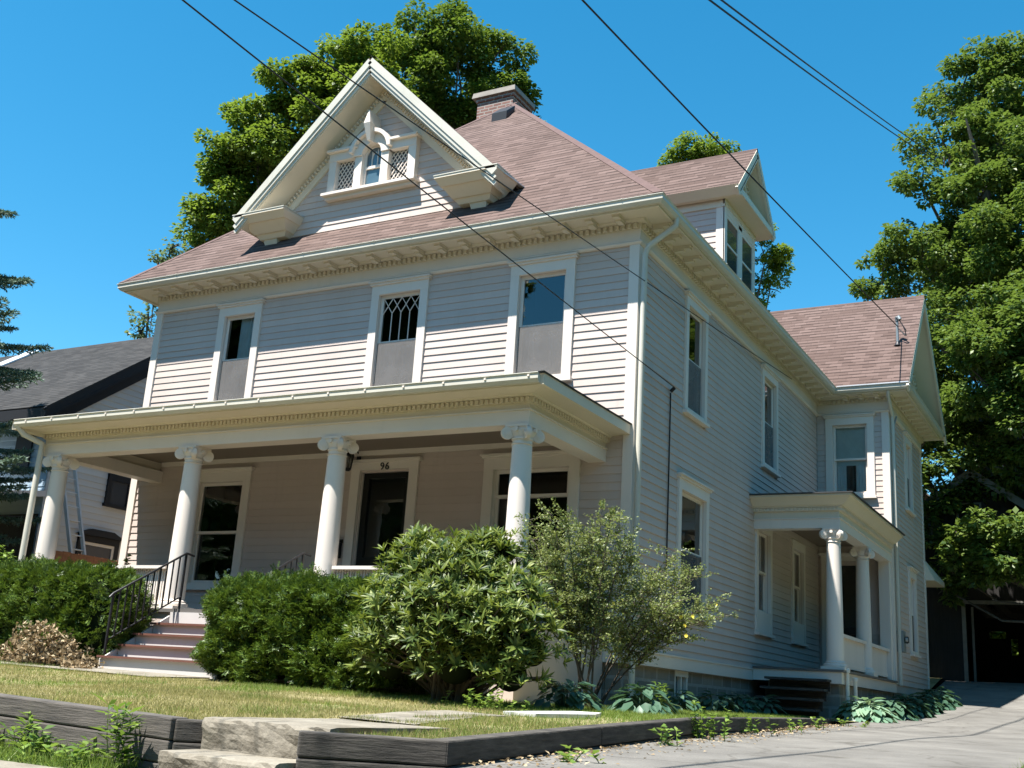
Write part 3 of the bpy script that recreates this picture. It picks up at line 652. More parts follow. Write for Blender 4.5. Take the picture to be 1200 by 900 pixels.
m.roofplane([(-5.5, wy0, EZ), (xe, wy0, EZ), (xe, wr, wz), (-5.5, wr, wz)], .05); m.roofplane([(xe, wy1, EZ), (-5.5, wy1, EZ), (-5.5, wr, wz), (xe, wr, wz)], .05)
wrf = m.build('wing_roof', 'roof', H, recalc=False)
sl = (wz-EZ)/(wr-wy0)
m = MB()
for s_ in (-1, 1):
    A = Vector((xe-.02, wr, wz-.05)); B = Vector((xe-.02, wr+s_*(wr-wy0), EZ-.05)); m.bar(A+Vector((0, 0, -.10)), B+Vector((0, 0, -.10)), .05, .17, (1, 0, 0) if False else (0, 0, 1))
    A = Vector((XW+.27, wr, wz-.19)); B = Vector((XW+.27, wr+s_*(wr-wy0-.1), EZ-.08)); m.bar(A, B, .58, .025)
    A = Vector((XW+.02, wr, wz-.33)); B = Vector((XW+.02, wr+s_*(wr-wy0-.7), EZ+.36)); m.bar(A, B, .05, .24)
m.build('wing_rake', 'cream', wrf)
m = MB()
for s_ in (-1, 1):
    for i in range(26):
        f = (i+.5)/26; m.box(XW+.04, XW+.085, wr+s_*(.05+f*(wr-wy0-.75))-.025, wr+s_*(.05+f*(wr-wy0-.75))+.025, wz-.29-sl*f*(wr-wy0-.75)-.04, wz-.29-sl*f*(wr-wy0-.75)+.03)
m.build('rake_dentils', 'cream', wrf)
m = MB(); clap(m, TS(XW), 6.2, 9.1, lambda z: (wr-(wz-.3-z)/sl, wr+(wz-.3-z)/sl)); m.build('wing_gable_clapboards', 'siding', H)
m = MB(); m.mesh([(XW-.01, wy0+.6, 6.2), (XW-.01, wy1-.6, 6.2), (XW-.01, wr, wz-.15)], [(0, 1, 2)]); m.build('wing_gable_wall', 'siding', H)
m = MB(); m.roofplane([(XW+.03, wy0-.02, 6.285), (xe, wy0-.02, 6.285), (xe, wy1, 6.285), (XW+.03, wy1, 6.285)][:4], .02); m.build('pent_roof', 'roof', H, recalc=False)
m = MB(); m.box(.62, xe, wy0-.03, wy0-.005, EZ-.012, EZ+.012); m.build('drip_edge', 'flash', wrf)
# front gable
GX, GZ, GS, GH = -5.06, 9.93, .97, 2.76
zr = lambda x: GZ-GS*abs(x-GX)
rp = lambda z: (z-EZ)/1.062-E0                       # y on the front roof plane at height z
m = MB(); ev = GZ-GS*GH
for s_ in (-1, 1):
    xo = GX+s_*GH; m.roofplane([(GX, -.56, GZ), (xo, -.56, ev), (xo, rp(ev)+.1, ev), (GX, rp(GZ)+.1, GZ)], .04)
gr = m.build('gable_roof', 'roof', H, recalc=False)
m = MB()
for s_ in (-1, 1):                                   # crown moulding of the rake, in three steps, then the soffit and the frieze
    for (yf, dz, hh, ww) in ((-.545, .075, .13, .05), (-.52, .17, .09, .06), (-.495, .24, .07, .06)):
        A = Vector((GX, yf, GZ-dz*1.2)); B = Vector((GX+s_*(GH-.0), yf, ev-dz*1.2)); m.bar(A, B, ww, hh, (0, 0, 1))
m.build('rake_crown', 'gutter', gr)
m = MB()
for s_ in (-1, 1):
    A = Vector((GX, -.24, GZ-.34)); B = Vector((GX+s_*(GH-.12), -.24, ev-.34+.12*GS)); m.bar(A, B, .52, .03, (0, 0, 1))
    A = Vector((GX, -.02, GZ-.53)); B = Vector((GX+s_*(GH-.45), -.02, ev-.53+.45*GS)); m.bar(A, B, .05, .22, (0, 0, 1))
m.box(GX-.13, GX+.13, -.05, -.004, GZ-.62, GZ-.36); m.build('rake_soffit', 'cream', gr)
m = MB()
for s_ in (-1, 1):
    n = 42; 
    for i in range(n):
        x = GX+s_*(.04+(GH-.5)*i/n); z = zr(x)-.465; m.bar((x-.010, -.068, z+s_*.010*GS), (x+.010, -.068, z-s_*.010*GS), .05, .065)
m.build('rake_dentils', 'cream', gr)
m = MB(); clap(m, FRONT, 6.80, GZ-.6, lambda z: (GX-(GZ-.60-z)/GS, GX+(GZ-.60-z)/GS) if z > 7.2 else (GX-2.42, GX+2.42), [(-6.08, -4.22, 7.55, 8.45), (-5.5, -4.8, 8.40, 8.58)], .124, .017); m.build('gable_clapboards', 'siding', H)
m = MB(); hp = [(-5.95, -5.52, 7.64, 8.24), (-5.36, -4.94, 7.62, 8.30), (-4.78, -4.35, 7.64, 8.24)]
m.mesh([(GX-2.4, .004, 6.7), (GX+2.4, .004, 6.7), (GX+2.4, .004, 7.3), (GX, .004, GZ-.3), (GX-2.4, .004, 7.3)], [(0, 1, 2, 3, 4)])
m.box(GX+2.38, GX+2.42, .0, 1.2, 6.7, 7.35); m.box(GX-2.42, GX-2.38, .0, 1.2, 6.7, 7.35); m.build('gable_wall', 'siding', H)
for s_, nm in ((-1, 'l'), (1, 'r')):                 # the two boxed cornice returns
    m = MB(); X = lambda a, b: (min(GX+s_*a, GX+s_*b), max(GX+s_*a, GX+s_*b))
    m.loft((*X(1.60, 2.80), -.57, .12), 7.235, (*X(1.60, 2.80), -.57, .12), 7.275)
    m.loft((*X(1.66, 2.70), -.45, .12), 7.13, (*X(1.60, 2.79), -.56, .12), 7.235)
    m.loft((*X(1.78, 2.52), -.25, .12), 6.98, (*X(1.68, 2.66), -.42, .12), 7.13)
    m.loft((*X(1.86, 2.45), -.16, .12), 6.90, (*X(1.80, 2.50), -.22, .12), 6.98)
    m.loft((*X(2.10, 2.34), -.08, .12), 6.72, (*X(2.06, 2.38), -.14, .12), 6.90)
    rt = m.build('cornice_return', 'cream', H)
    m = MB(); m.box(*X(1.59, 2.81), -.58, .1, 7.276, 7.292); m.build('return_flashing', 'gutter', rt)
# Palladian attic window
m = MB(); cx = -5.15; z0, z1 = 7.52, 8.45
T = lambda u, n, z: FRONT(u, n*2.0, z)              # the casing stands well proud of the boards
for a, b in ((-6.10, -5.94), (-5.52, -5.36), (-4.94, -4.78), (-4.36, -4.20)): m.tbox(T, a, b, 0, .06, z0+.08, 8.24)
for a, b in ((-5.94, -5.52), (-4.78, -4.36)): m.tbox(T, a, b, 0, .055, z0+.08, 7.64)
m.tbox(T, -5.36, -4.94, 0, .055, z0+.08, 7.63)
for a, b in ((-6.10, -5.46), (-4.84, -4.20)): m.tbox(T, a, b, 0, .065, 8.24, 8.40); m.tbox(T, a-.03 if a < -5.5 else a, b+.03 if a > -5.5 else b, 0, .10, 8.40, 8.445)
m.tbox(T, -6.16, -4.14, 0, .10, z0+.03, z0+.08); m.tbox(T, -6.12, -4.18, 0, .06, z0-.03, z0+.03)
def arch(mb, r0, r1, n0, n1, zc, a0=0, a1=math.pi, n=18):
    for i in range(n):
        p = []
        for nn in (n0, n1):
            for t, r in ((a0+(a1-a0)*i/n, r0), (a0+(a1-a0)*(i+1)/n, r0), (a0+(a1-a0)*(i+1)/n, r1), (a0+(a1-a0)*i/n, r1)): p.append(T(cx+r*math.cos(t), nn, zc+r*math.sin(t)))
        mb.hexa(p)
arch(m, .21, .40, 0, .075, 8.24); arch(m, .385, .455, 0, .115, 8.24, .12, math.pi-.12)
T = FRONT
pw_ = m.build('attic_window', 'white', H)
m = MB(); m.hexa([T(cx-.035, .0, 8.44), T(cx+.035, .0, 8.44), T(cx+.035, .26, 8.44), T(cx-.035, .26, 8.44), T(cx-.07, 0, 8.74), T(cx+.07, 0, 8.74), T(cx+.07, .36, 8.74), T(cx-.07, .36, 8.74)])
m.hexa([T(cx-.07, .0, 8.741), T(cx+.07, .0, 8.741), T(cx+.07, .36, 8.741), T(cx-.07, .36, 8.741), T(cx-.01, 0, 9.0), T(cx+.01, 0, 9.0), T(cx+.01, .33, 9.0), T(cx-.01, .33, 9.0)]); m.build('keystone', 'white', pw_)
m = MB()
for a, b in ((-5.36, -5.32), (-4.98, -4.94)): m.tbox(T, a, b, .006, .035, 7.63, 8.24)
m.tbox(T, -5.32, -4.98, .008, .034, 7.63, 7.68); m.tbox(T, -5.32, -4.98, .008, .045, 7.99, 8.04); arch(m, .172, .21, .006, .035, 8.24)
for x in (-5.21, -5.09): m.tbox(T, x-.008, x+.008, .010, .026, 8.04, 8.36)
for x, r in ((-5.09, 1), (-5.21, -1)):
    for i in range(5): t0, t1 = i/5*.9, (i+1)/5*.9; m.bar(T(x-r*.13*(1-math.cos(t0))-0, .018, 8.16+.2*math.sin(t0)), T(x-r*.13*(1-math.cos(t1)), .018, 8.16+.2*math.sin(t1)), .014, .014)
m.build('sash', 'white', pw_)
m = MB(); m.face([T(-5.32, .012, 7.68), T(-4.98, .012, 7.68), T(-4.98, .012, 8.24), *[T(cx+.172*math.cos(t), .012, 8.24+.172*math.sin(t)) for t in np.linspace(.1, 3.04, 14)], T(-5.32, .012, 8.24)])
m.build('pane', plain('attic_glass', (.07, .12, .15), .08, 0, .9), pw_, recalc=False)
for a, b in ((-5.94, -5.52), (-4.78, -4.36)): m = MB(); m.face([T(a, .008, 7.64), T(b, .008, 7.64), T(b, .008, 8.24), T(a, .008, 8.24)]); m.build('lattice_backing', 'lattice_dark', pw_, recalc=False)
for a, b in ((-5.94, -5.52), (-4.78, -4.36)):
    m = MB()
    for sg in (-1, 1):
        for k in range(-7, 13):
            x0 = a+k*.085; P = []
            za, zb = 7.64, 8.24; xa, xb = x0, x0+sg*.6*.72
            pts = [(xa, za), (xb, zb)]
            (xa, za), (xb, zb) = pts; t0, t1 = 0, 1; dx = xb-xa
            for lim, sgn in ((a, 1), (b, -1)):
                f0 = (lim-xa)/dx
                if (dx > 0) == (sgn > 0): t0 = max(t0, f0)
                else: t1 = min(t1, f0)
            if t1-t0 > .03: m.bar(T(xa+dx*t0, .02+.008*sg, za+.6*t0), T(xa+dx*t1, .02+.008*sg, za+.6*t1), .017, .008, (0, -1, 0))
    m.build('lattice', 'white', pw_)
# dormer towards the drive
DX, DY, DW, DP = .0, 4.9, .93, 9.72
sr = lambda x: EZ+(AZ-EZ)/(E0-AX)*(E0-x)
dsl = 1.1; deo = 1.2; dev = DP-dsl*deo; dxo = .36
xr_ = lambda z: E0-(z-EZ)/((AZ-EZ)/(E0-AX))
m = MB()
for s_ in (-1, 1): m.roofplane([(dxo, DY, DP), (dxo, DY+s_*deo, dev), (xr_(dev)-.1, DY+s_*deo, dev), (xr_(DP)-.1, DY, DP)], .05)
dr = m.build('dormer_roof', 'roof', H, recalc=False)
m = MB(); clap(m, TF(DY-DW), 6.6, dev-.12, lambda z: (xr_(z)-.3, DX-.14)); clap(m, TS(DX), 8.36, DP-.35, lambda z: (DY-(DP-.35-z)/dsl, DY+(DP-.35-z)/dsl)); m.build('dormer_clapboards', 'siding', H)
m = MB(); m.box(-2.2, DX-.01, DY-DW+.01, DY+DW, 6.3, dev-.02); m.mesh([(DX-.012, DY-1.15, dev-.1), (DX-.012, DY+1.15, dev-.1), (DX-.012, DY, DP-.12)], [(0, 1, 2)]); m.build('dormer_wall', 'siding', H)
m = MB(); TD = TS(DX)
m.box(DX-.14, DX+.02, DY-DW-.025, DY-DW+.005, 6.6, dev-.12); m.tbox(TD, DY-DW-.025, DY-DW+.10, 0, .03, 6.6, 8.2); m.tbox(TD, DY+DW-.10, DY+DW+.02, 0, .03, 6.6, 8.2); m.tbox(TD, DY-.10, DY+.10, 0, .028, 6.8, 8.1)
m.tbox(TD, DY-DW+.1, DY+DW-.1, 0, .028, 8.02, 8.2); m.tbox(TD, DY-DW, DY+DW, 0, .035, 6.72, 6.86)
m.build('dormer_trim', 'white', H)
m = MB()
m.box(-2.1, DX+.03, DY-DW-.04, DY-DW-.005, dev-.28, dev-.06)
m.box(-2.0, dxo-.01, DY-deo+.06, DY+deo-.02, dev-.06, dev-.03); m.hexa([(-2.0, DY-deo+.10, dev-.14), (dxo+.003, DY-deo+.10, dev-.14), (dxo+.003, DY-deo+.2, dev-.14), (-2.0, DY-deo+.2, dev-.14), (-2.0, DY-deo-.05, dev+.0), (dxo+.003, DY-deo-.05, dev+.0), (dxo+.003, DY-deo+.1, dev+.03), (-2.0, DY-deo+.1, dev+.03)])
m.tbox(TD, DY-DW-.04, DY+DW+.04, 0, .04, 8.18, 8.40); m.tbox(TD, DY-deo+.13, DY+deo-.02, .0, dxo+.001, dev-.11, dev-.061); m.tbox(TD, DY-deo+.12, DY+deo-.12, dxo-.05, dxo+.006, dev-.10, dev+.02)
m.box(DX-.2, dxo, DY+deo, DY+deo+.045, dev-.10, dev+.03)
for s_ in (-1, 1):
    m.bar((dxo-.015, DY, DP-.13), (dxo-.015, DY+s_*deo, dev-.13+.0), .05, .17); m.bar((DX+.19, DY, DP-.2), (DX+.19, DY+s_*(deo-.1), dev-.09), .36, .025); m.bar((DX+.03, DY, DP-.36), (DX+.03, DY+s_*(deo-.35), dev+.03), .04, .18)
m.build('dormer_cornice', 'cream', dr)
m = MB(); 
for s_ in (-1, 1):
    for i in range(12): y = DY+s_*(.08+i*.075); m.tbox(TD, y-.022, y+.022, .04, .075, DP-.34-dsl*abs(y-DY), DP-.27-dsl*abs(y-DY))
m.build('dormer_dentils', 'cream', dr)
for a, b in ((DY-DW+.10, DY-.10), (DY+.10, DY+DW-.10)):
    m = MB()
    for p in ((a, a+.045, 6.86, 8.02), (b-.045, b, 6.86, 8.02), (a+.045, b-.045, 6.86, 6.92), (a+.045, b-.045, 7.96, 8.02), (a+.045, b-.045, 7.42, 7.46)): m.tbox(TD, p[0], p[1], .002, .022, p[2], p[3])
    dw = m.build('dormer_window', 'white', H); m = MB()
    m.face([TD(a+.045, .008, 6.92), TD(b-.045, .008, 6.92), TD(b-.045, .008, 7.96), TD(a+.045, .008, 7.96)]); m.build('pane', plain('dormer_glass', (.05, .065, .07), .06, 0, .7), dw, recalc=False)
# chimney and roof vent
m = MB(); m.box(-5.98, -5.06, 4.52, 5.35, 10.6, 12.0); m.box(-6.01, -5.03, 4.49, 5.38, 11.90, 12.0)
ch = m.build('chimney', 'brick', H, bevel=.008)
m = MB(); m.loft((-6.09, -4.98, 4.44, 5.43), 12.0, (-6.07, -5.0, 4.46, 5.41), 12.13); m.loft((-6.02, -5.05, 4.5, 5.36), 12.13, (-5.95, -5.12, 4.58, 5.28), 12.17); m.build('chimney_cap', 'cap', ch)
m = MB()
def onroof(x, y, d=0): return Vector((x, y, EZ+1.062*(y+E0)+d))
m.hexa([onroof(-5.02, 3.62), onroof(-4.66, 3.62), onroof(-4.66, 3.95), onroof(-5.02, 3.95), onroof(-5.02, 3.62, .2), onroof(-4.66, 3.62, .2), onroof(-4.66, 3.95, .14), onroof(-5.02, 3.95, .14)])
m.build('roof_vent', 'iron', rf)
for s_ in (-1, 1):                                   # flashing where the gable eave meets the main roof
    m = MB(); m.bar((GX+s_*GH, rp(ev)-.62, ev-.012-.0), (GX+s_*(GH+.02), rp(ev)+.05, ev+.02), .10, .02); m.build('gable_flashing', 'flash', gr)
# downspouts
def spout(pts, r=.045, mat='gutter'):
    m = MB(); m.tube(pts, r, 10); return m.build('downspout', mat, H)
spout([(.55, .10, 6.17), (.55, .10, 6.05), (.16, .01, 5.74), (.105, .0, 5.6), (.105, .0, .2), (.105, .0, -.95)])
spout([(XW+.12, YW-.5, 6.15), (XW+.11, YW-.45, 6.02), (XW+.085, YW+.1, 5.72), (XW+.085, YW+.14, 5.5), (XW+.085, YW+.14, -.2)], .04)
spout([(-9.74, -2.82, 2.86), (-9.68, -2.72, 2.74), (-9.48, -2.50, 2.62), (-9.47, -2.50, 2.4), (-9.47, -2.50, -.9)], .05)
m = MB(); m.tube([(.035, 1.38, 3.82), (.035, 1.38, .7)], .012, 6); m.tube([(.10, 1.38, 3.90), (.035, 1.38, 3.84)], .03, 8); m.build('cable_drop', 'wire', H)
# rear porch roof corner
m = MB(); m.hexa([(-1, YW2, 2.5), (XW+.25, YW2, 2.5), (XW+.25, YW2+1.6, 2.5), (-1, YW2+1.6, 2.5), (-1, YW2, 3.1), (XW+.25-.3, YW2, 3.1), (XW+.25, YW2+1.6, 2.62), (-1, YW2+1.6, 2.62)]); m.build('rear_porch_roof', 'cream', H)

# ---- columns
def capital(mb, x, y, z, r):                         # angular Ionic: four corner volutes under a square abacus
    mb.lathe([(r, 0), (r*1.12, .012), (r*1.12, .03), (r, .04), (r*1.02, .05), (r*1.3, .10), (r*1.3, .125)], (x, y, z), 24)
    a = r*1.35; mb.box(x-a, x+a, y-a, y+a, z+.165, z+.20); mb.box(x-a*.9, x+a*.9, y-a*.9, y+a*.9, z+.12, z+.165)
    for k in range(4):
        t = math.pi/4+k*math.pi/2; d = Vector((math.cos(t), math.sin(t), 0)); s = Vector((-d.y, d.x, 0)); c = Vector((x, y, z+.085))+d*(r*1.62)
        for rad, th in ((.082, .028), (.055, .036), (.028, .046)):
            vs = []; n = 16
            for e in (-1, 1):
                for j in range(n): q = 2*math.pi*j/n; vs.append(c+s*(e*th)+d*(rad*math.cos(q))+Vector((0, 0, rad*math.sin(q))))
            mb.mesh(vs, [tuple(range(n)), tuple(range(2*n-1, n-1, -1))]+[(j, (j+1) % n, n+(j+1) % n, n+j) for j in range(n)])
        mb.bar(c+Vector((0, 0, .07))-d*.02, Vector((x, y, z+.15))+d*r*.9, .056, .03)
    for k in range(4):
        t = k*math.pi/2; d = Vector((math.cos(t), math.sin(t), 0)); mb.tube([Vector((x, y, z+.13))+d*r*1.28, Vector((x, y, z+.13))+d*r*1.55], .03, 8)
def column(x, y, zb, zt, r0=.155, r1=.128):
    h = zt-zb; sh = h-.20
    b = MB(); b.lathe([(r0*.95, .0), (r0*.98, .10)]+[(r0+(r1-r0)*(f**1.7), .10+(sh-.10)*f) for f in fr(0, 1, 10)], (x, y, zb), 30)
    b.lathe([(r1*1.0, 0), (r1*1.12, .012), (r1*1.0, .024)], (x, y, zb+sh-.06), 30)
    c = b.build('porch_column', 'white', H)
    b = MB(); b.box(x-r0*1.4, x+r0*1.4, y-r0*1.4, y+r0*1.4, zb, zb+.05); b.lathe([(r0*1.36, .05), (r0*1.4, .075), (r0*1.34, .10), (r0*1.15, .112), (r0*1.2, .128), (r0*1.12, .145), (r0*1.0, .15)], (x, y, zb), 30); b.build('column_base', 'white', c)
    b = MB(); capital(b, x, y, zb+sh, r1); b.build('capital', 'white', c)
BZ = 2.44
for x in (-9.22, -6.24, -3.50, -.55): column(x, -2.27, 0.0, BZ)
SZ = 2.38
for y in (6.04, 8.5): column(1.45, y, -.12, SZ, .15, .122)
# ---- front porch
PX0, PX1, PYF = -9.55, -.40, -2.40
P = [(PX0, 0), (PX0, PYF), (PX1, PYF), (PX1, -.0)]
m = MB(); m.sweep([(0, BZ), (0, BZ+.18), (.025, BZ+.18), (.025, BZ+.20), (-.28, BZ+.20), (-.28, BZ)], P); m.build('porch_beam', 'white', H)
m = MB(); m.sweep([(-.01, BZ+.20), (-.01, BZ+.275), (.015, BZ+.28), (.015, BZ+.35), (.07, BZ+.355), (.08, BZ+.375), (.375, BZ+.395), (.375, BZ+.415), (-.2, BZ+.415), (-.2, BZ+.2)], P)
m.sweep([(.33, BZ+.415), (.355, BZ+.385), (.38, BZ+.385), (.385, BZ+.525), (.33, BZ+.525)], P); m.build('porch_cornice', 'cream', H)
m = MB()
for a, b in zip(P, P[1:]): run_comb('porch_dentils', 'cream', H, a, b, .075, .012, .048, BZ+.29, BZ+.345, .04, .02)
m = MB(); pg = [(.386, BZ+.40), (.435, BZ+.40), (.47, BZ+.445), (.47, BZ+.495), (.485, BZ+.517), (.475, BZ+.525), (.455, BZ+.51), (.386, BZ+.50)]
m.sweep(pg, [(PX0-.24, PYF), (PX1+.34, PYF)]); pgu = m.build('porch_gutter', 'gutter', H)
gb = None
for x in np.arange(-9.5, -.0, .62):
    if gb is None:
        m = MB(); m.box(-.004, .024, -.484, -.470, .472, .495); gb = m.build('gutter_bracket', 'white'); o = gb
    else: o = gb.copy(); COL.objects.link(o)
    o.parent = pgu; o.location = Vector((x, PYF, BZ))-WL[H.name]
m = MB(); ez = BZ+.54; wz2 = 3.5; q = [(PX0-.395, PYF-.44, ez), (PX1+.41, PYF-.44, ez), (PX1+.41, -.02, ez), (PX0-.395, -.02, ez)]
i0, i1 = (PX0+1.2, -.02, wz2), (PX1-1.2, -.02, wz2)
m.face([q[0], q[1], i1, i0]); m.face([q[1], q[2], i1]); m.face([q[3], q[0], i0]); m.box(PX0-.39, PX1+.40, PYF-.43, -.03, ez-.015, ez-.003); m.build('porch_roof', 'porch_roof', H)
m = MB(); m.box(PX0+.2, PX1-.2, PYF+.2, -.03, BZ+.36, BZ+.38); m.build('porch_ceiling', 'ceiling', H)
m = MB(); m.box(PX0+.28, PX1-.28, -.07, -.03, BZ+.28, BZ+.36); m.build('ceiling_moulding', 'white', H)
m = MB(); m.box(-9.6, -.3, -2.60, -.03, -.05, -.0); m.build('porch_floor', 'floor', H)
m = MB(); m.box(-9.58, -.32, -2.56, -2.50, -.25, -.052); m.box(-9.58, -.32, -2.54, -2.50, -1.0, -.251); m.box(-.36, -.32, -2.5, -.03, -1.0, -.052); m.box(-9.58, -9.54, -2.5, -.03, -1.0, -.052); m.build('porch_skirt', 'siding', H)
for (a, b, y0, y1) in ((-9.05, -6.42, -2.31, -2.23), (-3.32, -.72, -2.31, -2.23)):
    m = MB(); m.box(a, b, y0-.05, y1+.05, .60, .645)
    m.box(a, b, y0, y1, .08, .13)
    for i in range(int((b-a)/.045)): x = a+.03+i*.045; m.box(x, x+.024, y0+.025, y1-.025, .13, .60)
    m.build('porch_railing', 'white', H)
for x in (-9.22, -.55):
    m = MB(); m.box(x-.06, x+.06, -2.10, -.06, .60, .645); m.box(x-.04, x+.04, -2.10, -.06, .08, .13)
    for i in range(44): y = -2.08+i*.045; m.box(x-.012, x+.012, y, y+.024, .13, .60)
    m.build('porch_railing', 'white', H)
# ---- side porch
P = [(.0, 5.90), (1.60, 5.90), (1.60, YW-.03)]
m = MB(); m.sweep([(0, SZ), (0, SZ+.17), (.02, SZ+.17), (.02, SZ+.19), (-.26, SZ+.19), (-.26, SZ)], P); m.build('side_porch_beam', 'white', H)
m = MB(); m.sweep([(-.01, SZ+.19), (-.01, SZ+.31), (.03, SZ+.315), (.03, SZ+.375), (.06, SZ+.38), (.06, SZ+.40), (.10, SZ+.41), (.24, SZ+.55), (.27, SZ+.55), (.27, SZ+.585), (-.2, SZ+.585), (-.2, SZ+.19)], P); m.build('side_porch_cornice', 'cream', H)
m = MB()
for a, b in zip(P, P[1:]): run_comb('side_porch_dentils', 'cream', H, a, b, .07, .028, .058, SZ+.32, SZ+.37, .036, .02)
m = MB(); m.hexa([(-.02, 5.60, SZ+.587), (1.90, 5.60, SZ+.587), (1.90, YW, SZ+.587), (-.02, YW, SZ+.587), (.03, 5.60, SZ+.61), (1.90, 5.60, SZ+.61), (1.90, YW, SZ+.61), (.03, YW, SZ+.75)]); m.build('side_porch_roof', 'porch_roof', H)
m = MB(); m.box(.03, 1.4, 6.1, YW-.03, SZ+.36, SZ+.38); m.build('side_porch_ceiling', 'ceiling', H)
m = MB(); m.box(.05, 1.66, 5.72, YW-.03, -.16, -.12); m.build('side_porch_floor', 'floor', H)
m = MB(); m.box(.05, 1.62, 5.75, 5.80, -.36, -.162); m.box(1.57, 1.62, 5.80, YW+.02, -.36, -.162); m.build('side_porch_skirt', 'white', H)
m = MB(); m.box(.3, 1.55, 5.85, YW, -1.4, -.37); m.build('side_porch_foundation', 'stone', H)
for a, b in ((6.24, 8.31), (8.69, 10.60)):
    m = MB(); m.box(1.36, 1.54, a, b, .47, .53); m.box(1.42, 1.48, a, b, -.04, .47); m.box(1.40, 1.505, a, b, -.06, .02)
    for y in np.arange(a+.07, b, .085): m.box(1.481, 1.487, y, y+.078, .02, .46)
    m.build('porch_half_wall', 'white', H)
m = MB(); m.box(1.36, 1.58, 10.60, YW-.02, -.12, SZ); m.build('porch_pilaster', 'white', H)

# ------------------------------------------------------------------ things on and round the house
fs = thing('front_steps', 'white front steps with red-brown painted treads between the two clipped hedges', 'steps', (-4.9, -3.2, -.95))
SX0, SX1 = -5.93, -3.85
for i in range(5):
    zt = -.165*(i)-.055 if i else -.05; y1 = -2.60-.28*i; z_hi = -.05-.165*i if i == 0 else -.055-.165*i
    m = MB(); m.box(SX0+.01, SX1-.01, y1-.015, y1+.01, -.055-.165*(i+1)-(.0 if i < 4 else .1), z_hi-(.028 if i else .0)); m.build('riser', 'riser', fs)
    if i: 
        m = MB(); m.box(SX0-.02, SX1+.02, y1-.06, y1+.27, z_hi-.028, z_hi); m.build('tread', 'tread', fs)
for x in (SX0-.0, SX1): m = MB(); m.hexa([(x-.03, -3.72, -1.0), (x+.0, -3.72, -1.0), (x+.0, -2.6, -1.0), (x-.03, -2.6, -1.0), (x-.03, -3.72, -.76), (x+.0, -3.72, -.76), (x+.0, -2.6, -.10), (x-.03, -2.6, -.10)]); m.build('stringer', 'riser', fs)
def stair_rail(x, label):
    t = thing('stair_railing', label, 'railing', (x, -3.1, -.8), 'iron railings of the front steps')
    ya, yb = -2.50, -3.72; za, zb = .80, .10; lo = .62
    m = MB(); m.tube([(x, ya+.16, za-.02), (x, ya+.02, za), (x, ya, za), (x, yb, zb), (x, yb-.06, zb-.06)], .016, 8); m.build('handrail', 'iron', t)
    m = MB(); m.tube([(x, ya, za-lo), (x, yb, zb-lo)], .012, 8); m.build('bottom_rail', 'iron', t)
    for i in range(12):
        f = i/11; y = ya+(yb-ya)*f; z = za+(zb-za)*f; m = MB(); r = .013 if i in (0, 11) else .0085
        m.box(x-r, x+r, y-r, y+r, z-(lo if 0 < i < 11 else .80), z); m.build('baluster' if 0 < i < 11 else 'newel', 'iron', t)
stair_rail(-5.88, 'black iron stair railing in full view on the left side of the steps')
stair_rail(-3.72, 'black iron stair railing mostly hidden behind the hedge, only its upper end showing')
mb_ = thing('mailbox', 'black mailbox on the porch wall left of the front door', 'mailbox', (-5.05, -.02, 1.05))
m = MB(); m.box(-5.15, -4.99, -.15, -.026, 1.05, 1.30); m.build('box', 'iron', mb_, bevel=.01); m = MB(); m.hexa([(-5.16, -.16, 1.30), (-4.98, -.16, 1.30), (-4.98, -.026, 1.301), (-5.16, -.026, 1.301), (-5.16, -.16, 1.315), (-4.98, -.16, 1.315), (-4.98, -.026, 1.36), (-5.16, -.026, 1.36)]); m.build('lid', 'iron', mb_)
m = MB(); m.hexa([(-5.10, -.13, 1.2), (-5.01, -.13, 1.2), (-5.01, -.12, 1.2), (-5.10, -.12, 1.2), (-5.07, -.13, 1.36), (-4.98, -.13, 1.38), (-4.98, -.12, 1.38), (-5.07, -.12, 1.36)]); tag(m.build('envelope', 'white'), 'white envelope sticking out of the black mailbox', 'letter')
ln = thing('wall_lantern', 'black porch lantern on a curved arm beside the top of the front door', 'lantern', (-4.9, -.03, 2.5))
m = MB(); m.box(-4.86, -4.79, -.05, -.02, 2.60, 2.78); m.build('back_plate', 'iron', ln)
m = MB(); m.tube([(-4.82, -.04, 2.74), (-4.82, -.14, 2.83), (-4.84, -.24, 2.84), (-4.85, -.27, 2.77)], .012, 8); m.build('arm', 'iron', ln)
m = MB()
for k in range(6):
    t = k*math.pi/3; m.bar((-4.85+.055*math.cos(t), -.27+.055*math.sin(t), 2.48), (-4.85+.085*math.cos(t), -.27+.085*math.sin(t), 2.70), .012, .012)
m.lathe([(.03, -.03), (.06, .0), (.06, .02)], (-4.85, -.27, 2.46), 6); m.lathe([(.10, 0), (.095, .015), (.03, .06), (.012, .09)], (-4.85, -.27, 2.69), 6); m.build('cage', 'iron', ln)
m = MB(); m.lathe([(.045, 0), (.072, .2)], (-4.85, -.27, 2.49), 6); m.build('lantern_glass', 'glass_side', ln)
em = thing('electric_meter', 'grey electric meter box with conduit on the wing wall beside the side porch', 'electric meter', (XW, 11.1, .5))
m = MB(); m.box(XW+.028, XW+.17, 10.98, 11.28, .50, .95); m.build('box', 'grey_metal', em, bevel=.01)
m = MB(); m.lathe([(.075, 0), (.075, .06), (.06, .08)], (0, 0, 0), 18); m.v = [(XW+.17+z, 11.13+y, .76+x) for x, y, z in m.v]; m.build('dial', 'glass_side', em)
m = MB(); m.tube([(XW+.08, 11.16, .95), (XW+.08, 11.16, 5.55), (XW+.14, 11.16, 5.75)], .02, 8); m.tube([(XW+.09, 11.1, .5), (XW+.09, 11.12, .1), (XW+.06, 11.2, -.2)], .016, 8); m.build('conduit', 'grey_metal', em)
